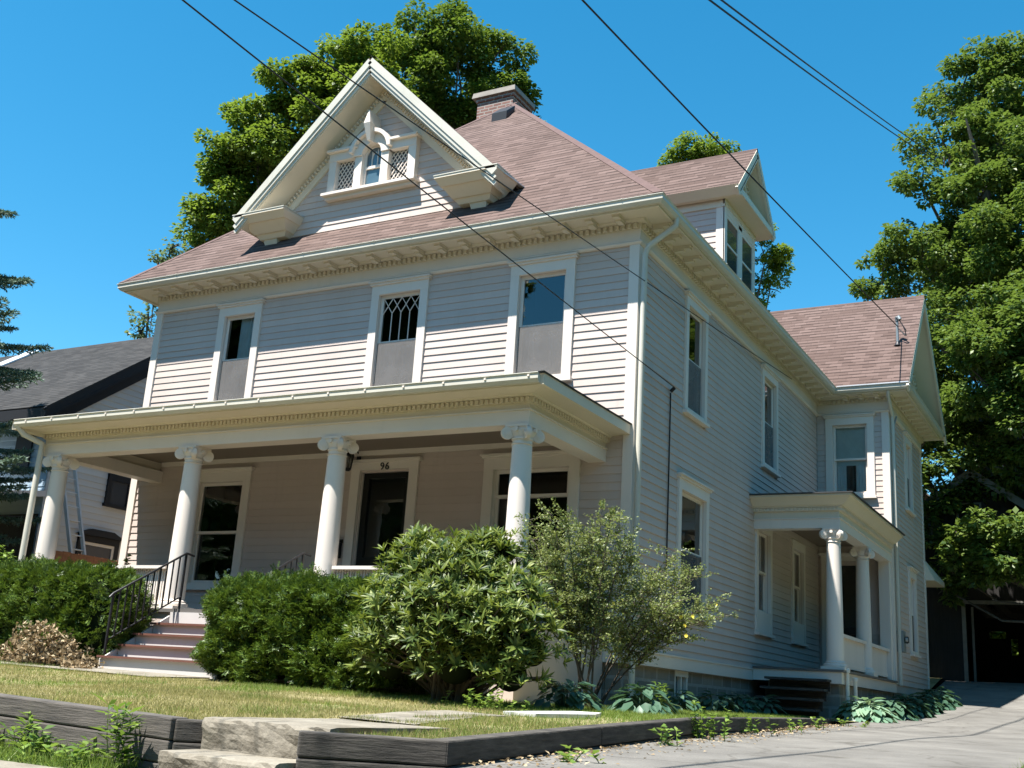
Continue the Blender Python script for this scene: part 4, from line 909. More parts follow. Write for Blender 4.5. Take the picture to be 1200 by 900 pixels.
ms = thing('service_mast', 'grey electric service mast with cable loops standing on the wing roof', 'mast', (1.78, 11.4, 7.35))
rz_ = EZ+sl*(11.4-wy0)
m = MB(); m.tube([(1.78, 11.4, rz_-.05), (1.78, 11.4, 8.14)], .032, 10); m.build('pole', 'grey_metal', ms)
m = MB(); m.tube([(1.78, 11.4, 8.12), (1.78, 11.38, 8.20), (1.83, 11.34, 8.2), (1.86, 11.33, 8.13)], .045, 10); m.build('weatherhead', 'grey_metal', ms)
m = MB()
for k in range(3): m.tube([(1.84, 11.34, 8.13), (1.93+.03*k, 11.32, 7.95-.05*k), (2.0-.02*k, 11.33, 7.72), (1.82, 11.38, 7.92)], .010, 6)
m.build('cable_loop', 'wire', ms)
m = MB(); m.lathe([(.09, 0), (.06, .03), (.04, .1)], (1.78, 11.4, rz_-.03), 12); m.build('boot', 'iron', ms)

# power lines: thin cables with a little sag, from beyond the street to the house
def wire(label, a, b, sag, r=.011, twist=0):
    a = Vector(a); b = Vector(b); m = MB(); pts = [a.lerp(b, i/24)+Vector((0, 0, -sag*4*(i/24)*(1-i/24))) for i in range(25)]
    m.tube(pts, r, 6); return tag(m.build('power_line', 'wire'), label, 'cable', 'overhead cables')
def ext(p, q, f): p = Vector(p); q = Vector(q); return q+(p-q)*f
wire('thin cable crossing the front gable and ending low on the side wall', ext((.49, -9.51, 3.82), (.1, 1.38, 3.9), 1.9), (.1, 1.38, 3.9), .05, .007)
wire('thin cable passing over the gable peak and upper right window to the side eave', ext((.18, -8.69, 4.44), (.08, 8.4, 6.0), 1.7), (.08, 8.4, 6.0), .08, .007)
wire('twisted service cable running over the dormer to the mast on the wing roof', ext((1.06, -4.24, 7.04), (1.80, 11.38, 7.98), 1.7), (1.80, 11.38, 7.98), .09, .013)
wire('upper of the two parallel cables running into the tree on the right', ext((2.24, -2.61, 7.80), (1.83, 20.59, 16.67), 1.6), (1.83, 20.59, 16.67), .15, .013)
wire('lower of the two parallel cables running into the tree on the right', ext((2.24, -2.61, 7.72), (1.83, 20.59, 16.50), 1.6), (1.83, 20.59, 16.50), .2, .013)

# ------------------------------------------------------------------ neighbouring house on the left
N = thing('neighbour_house', 'grey-roofed white clapboard house with black trim beyond the left end of the porch', 'house', (-18, 4, -.95))
NX, NY0 = -13.25, .62
nz = lambda y: 4.2+.73*(y-.15)
NR = 4.15
m = MB(); T = TS(NX)
nwin = [(2.15, 2.85, 2.55, 3.20), (1.62, 2.72, .45, 1.80)]
clap(m, T, -.6, 7.0, lambda z: (max(NY0, .15+(z-4.0)/.73), 7.7 if z < 4 else 2*NR-max(NY0, .15+(z-4.0)/.73)), [], .13, .018); m.build('side_clapboards', 'nb_white', N)
m = MB(); clap(m, TF(NY0), -.6, 4.3, lambda z: (-22, NX), [], .13, .018); m.build('front_clapboards', 'nb_shade_blue', N)
m = MB(); m.box(-22, NX-.01, NY0+.01, 7.7, -1.2, 4.2); m.mesh([(NX-.01, NY0, 4.0), (NX-.01, 7.7, 4.0), (NX-.01, NR, 6.95)], [(0, 1, 2)]); m.build('wall', 'nb_white', N)
m = MB(); e = NX+.25
m.roofplane([(-23, .15, nz(.15)), (e, .15, nz(.15)), (e, NR, nz(NR)), (-23, NR, nz(NR))], .06); m.roofplane([(-23, 2*NR-.15, nz(.15)), (e, 2*NR-.15, nz(.15)), (e, NR, nz(NR)), (-23, NR, nz(NR))], .06)
nr = m.build('roof', 'nb_roof', N, recalc=False)
m = MB()
for s_ in (-1, 1): m.bar((e-.03, NR, nz(NR)-.15), (e-.03, NR+s_*(NR-.15), nz(.15)-.15), .05, .22); m.bar((NX+.12, NR, nz(NR)-.24), (NX+.12, NR+s_*(NR-.2), nz(.2)-.24), .26, .03); m.bar((NX+.03, NR, nz(NR)-.42), (NX+.03, NR+s_*(NR-.5), nz(.5)-.42), .05, .22)
m.box(-23, e, .12, .17, nz(.15)-.26, nz(.15)-.04); m.build('eave_trim', 'nb_trim', nr)
m = MB(); m.hexa([(-19.6, 3.1, nz(3.1)+.01), (-19.1, 3.1, nz(3.1)+.01), (-19.0, NR, nz(NR)+.01), (-19.5, NR, nz(NR)+.01), (-19.6, 3.1, nz(3.1)+.06), (-19.1, 3.1, nz(3.1)+.06), (-19.0, NR, nz(NR)+.06), (-19.5, NR, nz(NR)+.06)]); m.build('roof_flashing', 'flash', nr)
for (a, b, z0, z1), hood in zip(nwin, (False, True)):
    m = MB(); m.tbox(T, a, a+.12, -.02, .06, z0, z1); m.tbox(T, b-.12, b, -.02, .06, z0, z1); m.tbox(T, a, b, -.02, .065, z1-.14, z1); m.tbox(T, a-.03, b+.03, -.02, .08, z0-.07, z0)
    if hood: m.hexa([T(a-.08, 0, z1), T(b+.08, 0, z1), T(b+.08, .14, z1), T(a-.08, .14, z1), T((a+b)/2-.3, 0, z1+.14), T((a+b)/2+.3, 0, z1+.14), T((a+b)/2+.3, .14, z1+.14), T((a+b)/2-.3, .14, z1+.14)])
    wv = m.build('window', 'nb_trim', N); m = MB(); m.tbox(T, a+.12, b-.12, .020, .028, z0, z1-.14); m.build('pane', plain('neighbour_glass', (.05, .05, .055), .12, 0, .6), wv)
    if hood: m = MB(); [m.tbox(T, *q) for q in ((a+.12, a+.18, .03, .05, z0, z1-.14), (b-.18, b-.12, .03, .05, z0, z1-.14), (a+.18, b-.18, .03, .05, z1-.2, z1-.14))]; m.build('sash', 'white', wv)
m = MB(); m.tbox(TF(NY0), -14.35, -13.85, 0, .05, 2.9, 4.0); m.build('window', 'nb_trim', N)
m = MB(); m.hexa([(-19, -1.3, 2.08), (NX+.1, -1.3, 2.08), (NX+.1, NY0-.03, 2.4), (-19, NY0-.03, 2.4), (-19, -1.3, 2.2), (NX+.1, -1.3, 2.2), (NX+.1, NY0-.03, 2.52), (-19, NY0-.03, 2.52)]); npr = m.build('porch_roof', 'flash', N)
m = MB(); m.box(-19, NX+.05, -1.15, -1.1, 2.72, 2.78)
for x in np.arange(-18.9, NX, .42): m.box(x, x+.05, -1.14, -1.11, 2.2, 2.72)
m.build('roof_railing', 'white', npr)
for x in (-18.8, -16, NX-.05): m = MB(); m.box(x-.07, x+.07, -1.2, -1.06, -1, 2.1); m.build('porch_post', 'white', N)
m = MB(); m.box(-22, NX, NY0-.04, NY0-.03, -.9, 2.05); m.build('porch_shade', 'barn', N)  # near-black sheet standing in for the shade under the porch roof
B2 = thing('distant_house', 'brown-roofed house whose gable rises behind the left neighbour', 'house', (-24, 12, -1))
m = MB(); m.roofplane([(-23, 9, 6.0), (-18.3, 9, 6.0), (-19.8, 13, 9.5), (-26, 13, 9.5)], .1); m.roofplane([(-18.3, 9, 6), (-18.3, 17, 6), (-19.8, 13, 9.5)], .1); m.roofplane([(-28, 17, 6.0), (-18.3, 17, 6.0), (-19.8, 13, 9.5), (-26, 13, 9.5)], .1); m.roofplane([(-28, 9, 6), (-28, 17, 6), (-26, 13, 9.5)], .1); m.build('roof', 'nb_roof2', B2, recalc=False)
m = MB(); m.box(-27.5, -18.8, 9.5, 16.5, -1.1, 6.2); m.build('wall', 'nb_shade_blue', B2)
ld = thing('ladder', 'aluminium extension ladder leaning against the white neighbouring house wall', 'ladder', (-12.2, 1.2, -.95))
def lpt(s, u): return Vector((-12.0-1.15*u, 1.42+s*.17-.42*u, -.95+4.1*u))
for s_ in (-1, 1): m = MB(); m.bar(lpt(s_, 0), lpt(s_, 1), .04, .085, (1, 0, 0)); m.build('rail', 'alu', ld)
for i in range(1, 14): m = MB(); m.tube([lpt(-1, i/14), lpt(1, i/14)], .016, 8); m.build('rung', 'alu', ld)
fc = thing('wooden_fence', 'low red-brown board fence between the two houses behind the porch railing', 'fence', (-11, 1, -.95))
m = MB()
for i in range(17): y = -.85+i*.18; m.box(-11.02+random.uniform(-.004, .004), -10.99, y, y+.174, -.95, 1.12+random.uniform(-.008, .008))
m.build('board_panel', 'fence', fc)
for y in (-.92, 1.2): m = MB(); m.box(-11.1, -11.0, y-.05, y+.05, -1.0, 1.24); m.build('post', 'fence', fc)
m = MB(); m.box(-10.988, -10.96, -.85, 2.2, .3, .39); m.build('rail', 'fence', fc)

# ------------------------------------------------------------------ barn at the end of the drive
BN = thing('barn', 'dark wooden barn with an open doorway in deep shade behind the drive', 'barn', (2.4, 21, .2))
bx0, bx1, by0, by1, bz = -1.6, 6.6, 18.6, 24.0, .1
m = MB()
sheath(TF(by0), bx0, bx1, bz, 3.0, [(2.12, 4.9, bz, 2.25)], -.1, 0); m.mesh([(bx0, by0, 3), (bx1, by0, 3), (2.45, by0, 5.9)], [(0, 1, 2)])
sheath(TF(by1), bx0, bx1, bz, 3.0, [(2.15, 2.62, 1.70, 1.92), (2.75, 2.95, 1.2, 1.7)], 0, .1); m.mesh([(bx0, by1, 3), (bx1, by1, 3), (2.45, by1, 5.9)], [(0, 1, 2)])
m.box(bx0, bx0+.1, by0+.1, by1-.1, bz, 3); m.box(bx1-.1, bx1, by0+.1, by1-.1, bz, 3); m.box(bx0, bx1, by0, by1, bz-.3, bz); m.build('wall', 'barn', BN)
m = MB(); ex, ey = 4.4, .35
m.roofplane([(2.45-ex, by0-ey, 5.95-.715*ex), (2.45, by0-ey, 5.95), (2.45, by1+ey, 5.95), (2.45-ex, by1+ey, 5.95-.715*ex)], .06); m.roofplane([(2.45+ex, by0-ey, 5.95-.715*ex), (2.45, by0-ey, 5.95), (2.45, by1+ey, 5.95), (2.45+ex, by1+ey, 5.95-.715*ex)], .06); br = m.build('roof', 'nb_roof2', BN, recalc=False)
m = MB(); m.bar((2.45, by0-ey-.02, 5.84), (2.45+ex, by0-ey-.02, 5.84-.715*ex), .04, .2); m.bar((2.45, by0-ey-.02, 5.84), (2.45-ex, by0-ey-.02, 5.84-.715*ex), .04, .2); m.build('rake_board', 'barn_trim', br)
m = MB()
for p in ((2.02, 2.12, bz, 2.35), (4.9, 5.0, bz, 2.35), (2.12, 4.9, 2.25, 2.35)): m.tbox(TF(by0), p[0], p[1], 0, .05, p[2], p[3])
m.tbox(TF(by0+.35), 2.22, 2.28, 0, .05, bz, 2.2); m.build('door_frame', 'barn_trim', BN)
m = MB()
for p in ((2.0, 2.06, 4.55, 5.05), (2.6, 2.66, 4.55, 5.05), (2.06, 2.6, 5.0, 5.05), (2.06, 2.6, 4.55, 4.6)): m.tbox(TF(by0), p[0], p[1], .0, .04, p[2], p[3])
bw2 = m.build('loft_window', 'barn_trim', BN); m = MB(); m.tbox(TF(by0), 2.06, 2.6, .002, .01, 4.6, 5.0); m.build('pane', 'room', bw2)

# ------------------------------------------------------------------ retaining walls, steps, paths
def timber_wall(path, courses, label, mat, group=None, h=.14, topz=None, wd=.15):
    t = thing('retaining_wall', label, 'wall', (*path[0], -1.3))
    for c in range(courses):
        for (a, b) in zip(path, path[1:]):
            za, zb = topz(*a)-c*h, topz(*b)-c*h; A = Vector((*a, 0)); B = Vector((*b, 0)); d = (B-A).normalized(); nn = Vector((-d.y, d.x, 0))*wd
            e = 0; j = random.uniform(-.006, .006); A2 = A-d*(0 if c % 2 else .0); off = Vector((d.y, -d.x, 0))*j
            m = MB(); g_ = .004
            for k in range(6):
                p0, p1 = A2+(B-A2)*k/6, A2+(B-A2)*(k+1)/6; z0, z1 = za+(zb-za)*k/6, za+(zb-za)*(k+1)/6; w0 = random.uniform(-.003, .003)
                m.hexa([p0+off+Vector((0, 0, z0-h+g_)), p1+off+Vector((0, 0, z1-h+g_)), p1+nn+Vector((0, 0, z1-h+g_)), p0+nn+Vector((0, 0, z0-h+g_)), p0+off+Vector((0, 0, z0)), p1+off+Vector((0, 0, z1)), p1+nn+Vector((0, 0, z1)), p0+nn+Vector((0, 0, z0))])
            # one closed beam: join the slices
            bmx = m.build('timber', mat, t)
            b_ = bmesh.new(); b_.from_mesh(bmx.data); bmesh.ops.remove_doubles(b_, verts=b_.verts[:], dist=.0005); b_.to_mesh(bmx.data); b_.free()
            md = bmx.modifiers.new('bevel', 'BEVEL'); md.width = .012; md.segments = 2; md.limit_method = 'ANGLE'
    return t
wl_top = lambda x, y: -1.135+.026*(.9-max(x, -3))
LW = [(-12, -8.95), (-6.2, -8.97), (-2.4, -8.98), (.78, -9.02)]
timber_wall(LW, 4, 'long grey timber retaining wall along the front lawn, left of the concrete steps', 'timber', topz=wl_top)
rt = timber_wall([(.80, -9.0), (1.06, -8.72)], 4, 'short dark timber return closing the left wall beside the concrete steps', 'timber_dark', topz=lambda x, y: -1.14)
timber_wall(WALLP, 3, 'dark creosoted timber wall bending round the lawn along the driveway', 'timber_dark', topz=lambda x, y: lawnz(x, max(y, -8.7))+.03, h=.145)
cs = thing('concrete_steps', 'worn concrete steps set between the two timber retaining walls', 'steps', (1.4, -8.9, -1.5))
def rough_block(name, x0, x1, y0, y1, z0, z1, mat, parent, seed):
    me = bmesh.new(); r = bmesh.ops.create_cube(me, size=1)
    bmesh.ops.scale(me, vec=(x1-x0, y1-y0, z1-z0), verts=me.verts); bmesh.ops.translate(me, vec=((x0+x1)/2, (y0+y1)/2, (z0+z1)/2), verts=me.verts)
    bmesh.ops.subdivide_edges(me, edges=me.edges[:], cuts=12, use_grid_fill=True); rr = random.Random(seed)
    from mathutils import noise as nz_
    for v in me.verts:
        p = v.co; k = nz_.noise(p*5)*.022+nz_.noise(p*14)*.010
        if p.z > z1-.001: v.co.z += k*.25
        if p.y < y0+.001: v.co.y += k*1.3
        if p.x < x0+.001 or p.x > x1-.001: v.co.x += k
        if p.z > z1-.02 and p.y < y0+.02: v.co.z -= abs(k)*1.5; v.co.y += abs(k)*1.6
    off = WL[parent.name]; bmesh.ops.translate(me, vec=-off, verts=me.verts); d = bpy.data.meshes.new(name); me.to_mesh(d); me.free(); d.materials.append(M[mat])
    o = bpy.data.objects.new(name, d); COL.objects.link(o); o.parent = parent; reg(o, parent); return o
rough_block('step', .97, 1.95, -8.95, -7.6, -1.5, -1.112, 'concrete', cs, 1)
rough_block('step', 1.02, 1.92, -9.33, -8.955, -1.7, -1.305, 'concrete', cs, 2)
rough_block('step', 1.05, 1.9, -9.75, -9.335, -1.8, -1.445, 'concrete', cs, 3)
def slab(name, pts, mat, dz=.012):
    m = MB(); m.face([(x, y, lawnz(x, y)+dz) for x, y in pts]); return structure(m.build(name, mat, recalc=False))
def strip(name, x0, x1, y0, y1, mat, n=8, dz=.014, jag=.05):
    m = MB(); vs = []; fs = []
    for i in range(n+1):
        x = x0+(x1-x0)*i/n
        for y in (y0+random.uniform(-jag, jag), y1+random.uniform(-jag, jag)): vs.append((x, y, lawnz(x, y)+dz))
    for i in range(n): fs.append((2*i, 2*i+2, 2*i+3, 2*i+1))
    m.mesh(vs, fs); return structure(m.build(name, mat))
strip('path', -14, -3.95, -4.75, -3.55, 'concrete', 20)
m = MB(); vs = []; 
cl = [(1.25, -7.55), (1.2, -7.0), (1.08, -6.5), (1.02, -6.1), (1.05, -5.7)]
for (x, y) in cl:
    for s_ in (-1, 1): xx = x+s_*(.34+random.uniform(-.06, .05)); vs.append((xx, y, lawnz(xx, y)+.012))
m.mesh(vs, [(2*i, 2*i+1, 2*i+3, 2*i+2) for i in range(len(cl)-1)]); structure(m.build('path', 'concrete'))
m = MB(); P = [(1.2, -5.5), (1.5, -5.45), (1.75, -4.75), (1.65, -4.4), (1.42, -4.55)]
n_ = len(P); lo = [(x, y, lawnz(x, y)-.03) for x, y in P]; hi = [(x, y, lawnz(x, y)+.035) for x, y in P]; m.mesh(lo+hi, [tuple(range(n_, 2*n_))]+[(i, (i+1) % n_, n_+(i+1) % n_, n_+i) for i in range(n_)])
tag(m.build('stone_slab', 'pale_slab'), 'pale flat stone slab lying in the lawn near the rhododendron', 'slab')
ss = thing('side_steps', 'dark shaded wooden steps up to the side porch', 'steps', (.8, 5.3, -.95))
for i in range(4):
    z = -.30-.17*i; y = 5.72-.27*i; m = MB(); m.box(.35, 1.45, y-.30, y, z-.04, z); m.build('tread', 'timber_dark', ss); m = MB(); m.box(.37, 1.43, y-.03, y-.005, z-.2, z-.041); m.build('riser', 'timber_dark', ss)
for i, (x, y, h_, lab) in enumerate(((1.66, 6.0, .46, 'capped white pipe standing against the side porch corner under the column'), (1.70, 6.45, .33, 'shorter white pipe standing among the hostas right of the porch corner'))):
    t = thing('standpipe', lab, 'pipe', (x, y, -.95)); m = MB(); m.tube([(x, y, -1), (x, y, -.62+h_)], .035, 12); m.build('pipe', 'white', t); m = MB(); m.lathe([(.05, 0), (.05, .05), (.03, .07)], (x, y, -.62+h_), 12); m.build('cap', 'white', t)

# ------------------------------------------------------------------ trees
tree('maple_tree', 'tall yellow-green maple rising behind the left side of the house', 'tree', (-17, 11, -.8),
     [(-16.5, 9.8, 17.6, 1.25), (-15.2, 10.3, 18.4, 1.17), (-17.6, 9.5, 16.7, 1.17), (-18.2, 9.6, 15.4, 1.25), (-18.8, 9.6, 14.1, 1.11), (-19.2, 9.6, 13.1, .89), (-17.2, 10.2, 15.2, 1.67), (-18, 10.2, 13.6, 1.25), (-14.3, 10.7, 18.8, 1.11), (-15.7, 10.6, 16.6, 1.67), (-17.2, 10.8, 13.3, 1.39), (-14.5, 11.2, 17, 1.67), (-19.4, 9.8, 12.3, .61), (-16.5, 12.5, 16, 1.6), (-17.5, 12, 11.5, 1.5), (-18.8, 11, 10.5, 1.2), (-15, 12.5, 14, 1.7)], 'maple', tr=.4)
tree('maple_tree', 'dark green maple crown directly behind the gable and chimney', 'tree', (-12.5, 14.5, -.6),
     [(-13.9, 12.8, 20.5, 1.32), (-12.6, 13.4, 20.7, 1.23), (-11.7, 14.2, 20.0, 1.15), (-11.3, 14.8, 19.1, 1.0), (-11.1, 15.1, 18.2, .8), (-12.7, 13.9, 19, 1.6), (-14.3, 13.1, 18.9, 1.6), (-14.9, 12.2, 20.3, .73), (-12.3, 14.5, 17.8, 1.2), (-13.9, 13.7, 17.4, 1.5), (-13, 15.5, 18.5, 1.6), (-12, 16, 16.3, 1.5), (-14, 15.5, 15.5, 1.6), (-12.5, 14, 14.5, 1.4)], 'maple_dark', tr=.42)
tree('background_tree', 'distant green tree showing above and right of the side dormer', 'tree', (-8.2, 30.5, 0),
     [(-9.4, 28.8, 23, 1.16), (-10.2, 28.6, 22.5, .93), (-8.4, 29.4, 22.9, .85), (-9, 29.3, 22.2, 1.35), (-7.2, 31.5, 18.7, 1), (-7.1, 31.9, 17.4, .69), (-7.5, 30.9, 19.8, .93), (-9, 30.5, 20.5, 1.7), (-9.5, 31, 18.5, 1.7), (-8.5, 32, 16.5, 1.5)], 'maple', tr=.4)
tree('poplar_tree', 'pale sparse poplar peeping out beside the left roof corner', 'tree', (-17.6, 7.2, -.9),
     [(-17.5, 6.7, 10.9, .42), (-17.8, 6.6, 10.5, .32), (-18.2, 6.9, 8.9, .42), (-18.4, 6.9, 8.5, .34), (-17.3, 6.9, 10.1, .44), (-17.8, 6.9, 9.5, .44), (-17.2, 7.3, 9.2, .5), (-17.6, 7.4, 8.2, .5)], 'pale', tr=.12, k=70, sub=14, L=.13, W=.10)
tree('oak_tree', 'huge spreading oak filling the right edge behind the wing and over the barn', 'tree', (4.6, 26, .3),
     [(2.4, 21.2, 19.3, 1.2), (3.5, 20.5, 19.8, 1.06), (4.8, 20.3, 18.9, 1.62), (1.9, 20.4, 17.2, 1.11), (3.6, 20.4, 16.8, 1.62), (1.3, 19.5, 15.4, .86), (3, 19.5, 14.7, 1.44), (1, 19.9, 13.5, 1.22), (-.2, 20.7, 12.9, 1.06), (2.4, 19.7, 12.9, 1.44), (4.2, 18.5, 12.5, 1.85), (5.9, 18.6, 15.2, 2.22), (6.1, 17.6, 11.1, 2.08), (2.2, 19.1, 10.8, 1.27), (3.9, 17, 9.2, 1.74), (5.7, 17.2, 7.9, 2.02), (2.6, 18.8, 8.8, 1.24), (4.2, 16.9, 6.9, 1.34), (2, 20, 7.6, .89), (6.6, 17.4, 5.6, 1.95), (3.8, 23.5, 17, 2.2), (1.8, 23.5, 14, 2), (4.5, 24, 12, 2.4), (1.5, 24.5, 10, 2), (3, 26, 8.5, 2.2), (6.5, 22, 13, 2.4), (6.5, 23, 9, 2.4), (2.3, 18.4, 6.8, .95), (3.4, 18.6, 5.9, 1.1), (2.2, 18.8, 5.4, .7), (4.8, 16.2, 8.6, 1.6), (3.2, 17, 7.9, 1.1), (5.2, 17, 6.6, 1.3), (2.0, 18.2, 8.0, .7), (6.8, 16.5, 9, 1.6), (1.6, 18.6, 9.6, .9), (0, 17.2, 7, 1.2), (1.1, 17.4, 6.1, .9), (-1, 17.6, 7.5, 1.2), (.8, 17, 8, .9), (1.6, 18.4, 6.9, .8), (1.7, 17.8, 5.7, .7), (1.2, 17.8, 4.8, .7), (.2, 17.2, 5.2, .9), (.9, 17, 5.1, .6), (.5, 17.5, 4.2, .6), (1.4, 17.9, 4.1, .5), (-.6, 17.4, 6, 1)], 'oak', tr=.55, k=160, sub=12, L=.15, W=.11)
tree('maple_sapling', 'low leafy maple boughs hanging in sunlight before the barn doorway', 'tree', (5.6, 16.8, 0),
     [(2.8, 17.10, 3.5, .92), (3.7, 16.50, 3.2, .89), (1.95, 17.90, 3.0, .5), (4.5, 16.30, 3.4, 1.2), (1.75, 18.00, 2.55, .36), (3.2, 16.60, 4, .65), (2.3, 17.30, 3.8, .58), (5.6, 17.10, 4.2, 1.2)], 'oak', tr=.14, k=130, sub=18, L=.17, W=.13)
# woods: unseen across the street and east of the drive, then behind the barn
bl = [(-62+i*3.4+RNG.normal()*.8, -38+RNG.normal()*2, (1+q*3.4), 2.6) for i in range(27) for q in range(8 if i < 11 else 5 if i < 13 else 4)]
structure(leaf_mesh('woods', *crown_cloud(bl, 26, 6, .7, .55), 'maple_dark'), 'stuff')
bl = [(17+RNG.normal()*1.2, -12+i*3.2, 1+q*3.2, 2.5) for i in range(13) for q in range(3)]  # unseen trees east of the drive, added to cut sky light on the side wall
structure(leaf_mesh('woods', *crown_cloud(bl, 24, 6, .6, .48), 'maple_dark'), 'stuff')
bl = [(-6+i*2.6+RNG.normal()*.6, 38+RNG.normal()*2, 3+RNG.random()*7, 2.6) for i in range(16)]+[(-6+i*2.6, 36+RNG.normal(), 2+RNG.random()*2, 2.4) for i in range(16)]
structure(leaf_mesh('woods', *crown_cloud(bl, 26, 6, .45, .34), 'maple_dark'), 'stuff')

# blue spruce: whorled boughs of needle sprays
sp = thing('spruce_tree', 'blue-green spruce at the far left edge in front of the neighbouring house', 'tree', (-13.9, -2.45, -.95))
m = MB(); m.tube([(-13.9, -2.45, -1.1), (-13.9, -2.43, 5), (-13.9, -2.45, 10)], [.2, .13, .02], 10); m.build('trunk', 'bark', sp)
P = []; D = []; Nn = []; lm = MB()
z = .5
while z < 9.6:
    R_ = max(.1, 2.85-.26*(z-2.5) if z < 7.2 else 1.63-.72*(z-7.2)); R_ = min(R_, 2.9)
    for k in range(10):
        a = RNG.uniform(0, 6.283); L_ = R_*RNG.uniform(.7, 1.15); d = np.array([math.cos(a), math.sin(a), 0]); s_ = np.array([-d[1], d[0], 0]); o = np.array([-13.9, -2.45, z+RNG.uniform(-.15, .15)])
        pt = lambda f: o+d*L_*f+np.array([0, 0, 1])*(-.30*L_*f+.26*L_*f*f)
        lm.tube([pt(0), pt(.5), pt(1)], [.022, .014, .005], 5)
        for f in np.linspace(.15, 1, 15):
            for sg in (-1, 1, 0):
                tl = .34*(1.1-f)*L_*RNG.uniform(.6, 1.1)+.10; td = unit((s_*sg*.85+d*.75+np.array([0, 0, -.12]))[None])[0] if sg else d
                b0 = pt(f); nn = max(5, int(tl/.018))
                for q in np.linspace(.05, 1, nn):
                    for _ in range(3): P.append(b0+td*tl*q); D.append(td+RNG.normal(size=3)*.55+np.array([0, 0, .12])); Nn.append(RNG.normal(size=3))
    z += .46
lm.build('boughs', 'bark', sp)
P = np.array(P); n = len(P); leaf_mesh('needles', P, np.array(D), np.array(Nn), .085*RNG.uniform(.7, 1.2, n), .022, 'spruce', sp)

# ------------------------------------------------------------------ hedges and shrubs
def hedge(name, label, x0, x1, y0, y1, zt, n, seed):
    rg = np.random.default_rng(seed); zb = -.95; t = thing(name, label, 'hedge', ((x0+x1)/2, (y0+y1)/2, zb), 'clipped yew hedges before the porch')
    cx, cy, cz = (x0+x1)/2, (y0+y1)/2, zb+(zt-zb)*.5; hx, hy, hz = (x1-x0)/2, (y1-y0)/2, (zt-zb)/2
    from mathutils import noise as nz_
    d = unit(rg.normal(size=(n, 3))); e = 5.0
    # sample a rounded box: points on faces in proportion to area
    A = np.array([hy*hz, hy*hz, hx*hz, hx*hz*.5, hx*hy]); A /= A.sum(); f = rg.choice(5, n, p=A); u = rg.uniform(-1, 1, (n, 3))
    for k, (ax, sg) in enumerate(((0, 1), (0, -1), (1, -1), (1, 1), (2, 1))): u[f == k, ax] = sg
    nrm = np.sign(u)*np.abs(u)**7; nrm = unit(nrm+1e-6)
    u = u/np.maximum(1, (np.abs(u)**e).sum(1, keepdims=True)**(1/e))
    P = np.stack([cx+u[:, 0]*hx, cy+u[:, 1]*hy, cz+u[:, 2]*hz], 1)
    lump = np.array([nz_.noise(Vector(p)*2.6)*.15+nz_.noise(Vector(p)*5.5)*.13 for p in P])
    dep = rg.exponential(.045, n); shoot = np.where(rg.random(n) < .07, rg.uniform(.02, .11, n), 0); P = P+nrm*(lump-dep+.02+shoot)[:, None]
    D = nrm*.8+rg.normal(size=(n, 3))*.55+np.array([0, 0, .35]); Nn = rg.normal(size=(n, 3))+np.array([0, 0, .8])
    # flat sprays: a short shoot with needles on both sides
    Ps = []; Ds = []; Ns = []; D = unit(D); S_ = unit(np.cross(D, Nn)); Nn = unit(np.cross(S_, D))
    for q in range(5):
        for sg in (-1, 1): Ps.append(P+D*(.018*q)); Ds.append(D*.75+S_*sg*.8+rg.normal(size=(n, 3))*.1); Ns.append(Nn)
    Ps = np.concatenate(Ps); Ds = np.concatenate(Ds); Ns = np.concatenate(Ns)
    me_ = leaf_mesh('foliage', Ps, Ds, Ns, .042*rg.uniform(.7, 1.3, len(Ps)), .0125, 'yew', t)
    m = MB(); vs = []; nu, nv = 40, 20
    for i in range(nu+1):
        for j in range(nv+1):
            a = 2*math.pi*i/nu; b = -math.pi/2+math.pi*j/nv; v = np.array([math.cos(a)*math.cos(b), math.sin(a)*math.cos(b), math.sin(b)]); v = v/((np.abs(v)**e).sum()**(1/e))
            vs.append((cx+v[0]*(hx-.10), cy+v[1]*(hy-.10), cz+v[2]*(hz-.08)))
    m.mesh(vs, [(i*(nv+1)+j, (i+1)*(nv+1)+j, (i+1)*(nv+1)+j+1, i*(nv+1)+j+1) for i in range(nu) for j in range(nv)], True); m.build('dark_core', 'yew_core', t)  # solid near-black core, shade inside the hedge put into its colour
    return t
hedge('yew_hedge', 'clipped yew hedge left of the front steps', -12.2, -6.02, -3.75, -2.78, .46, 24000, 3)
hedge('yew_hedge', 'clipped yew hedge right of the front steps, beside the rhododendron', -3.86, -.75, -4.25, -2.75, .23, 21000, 4)

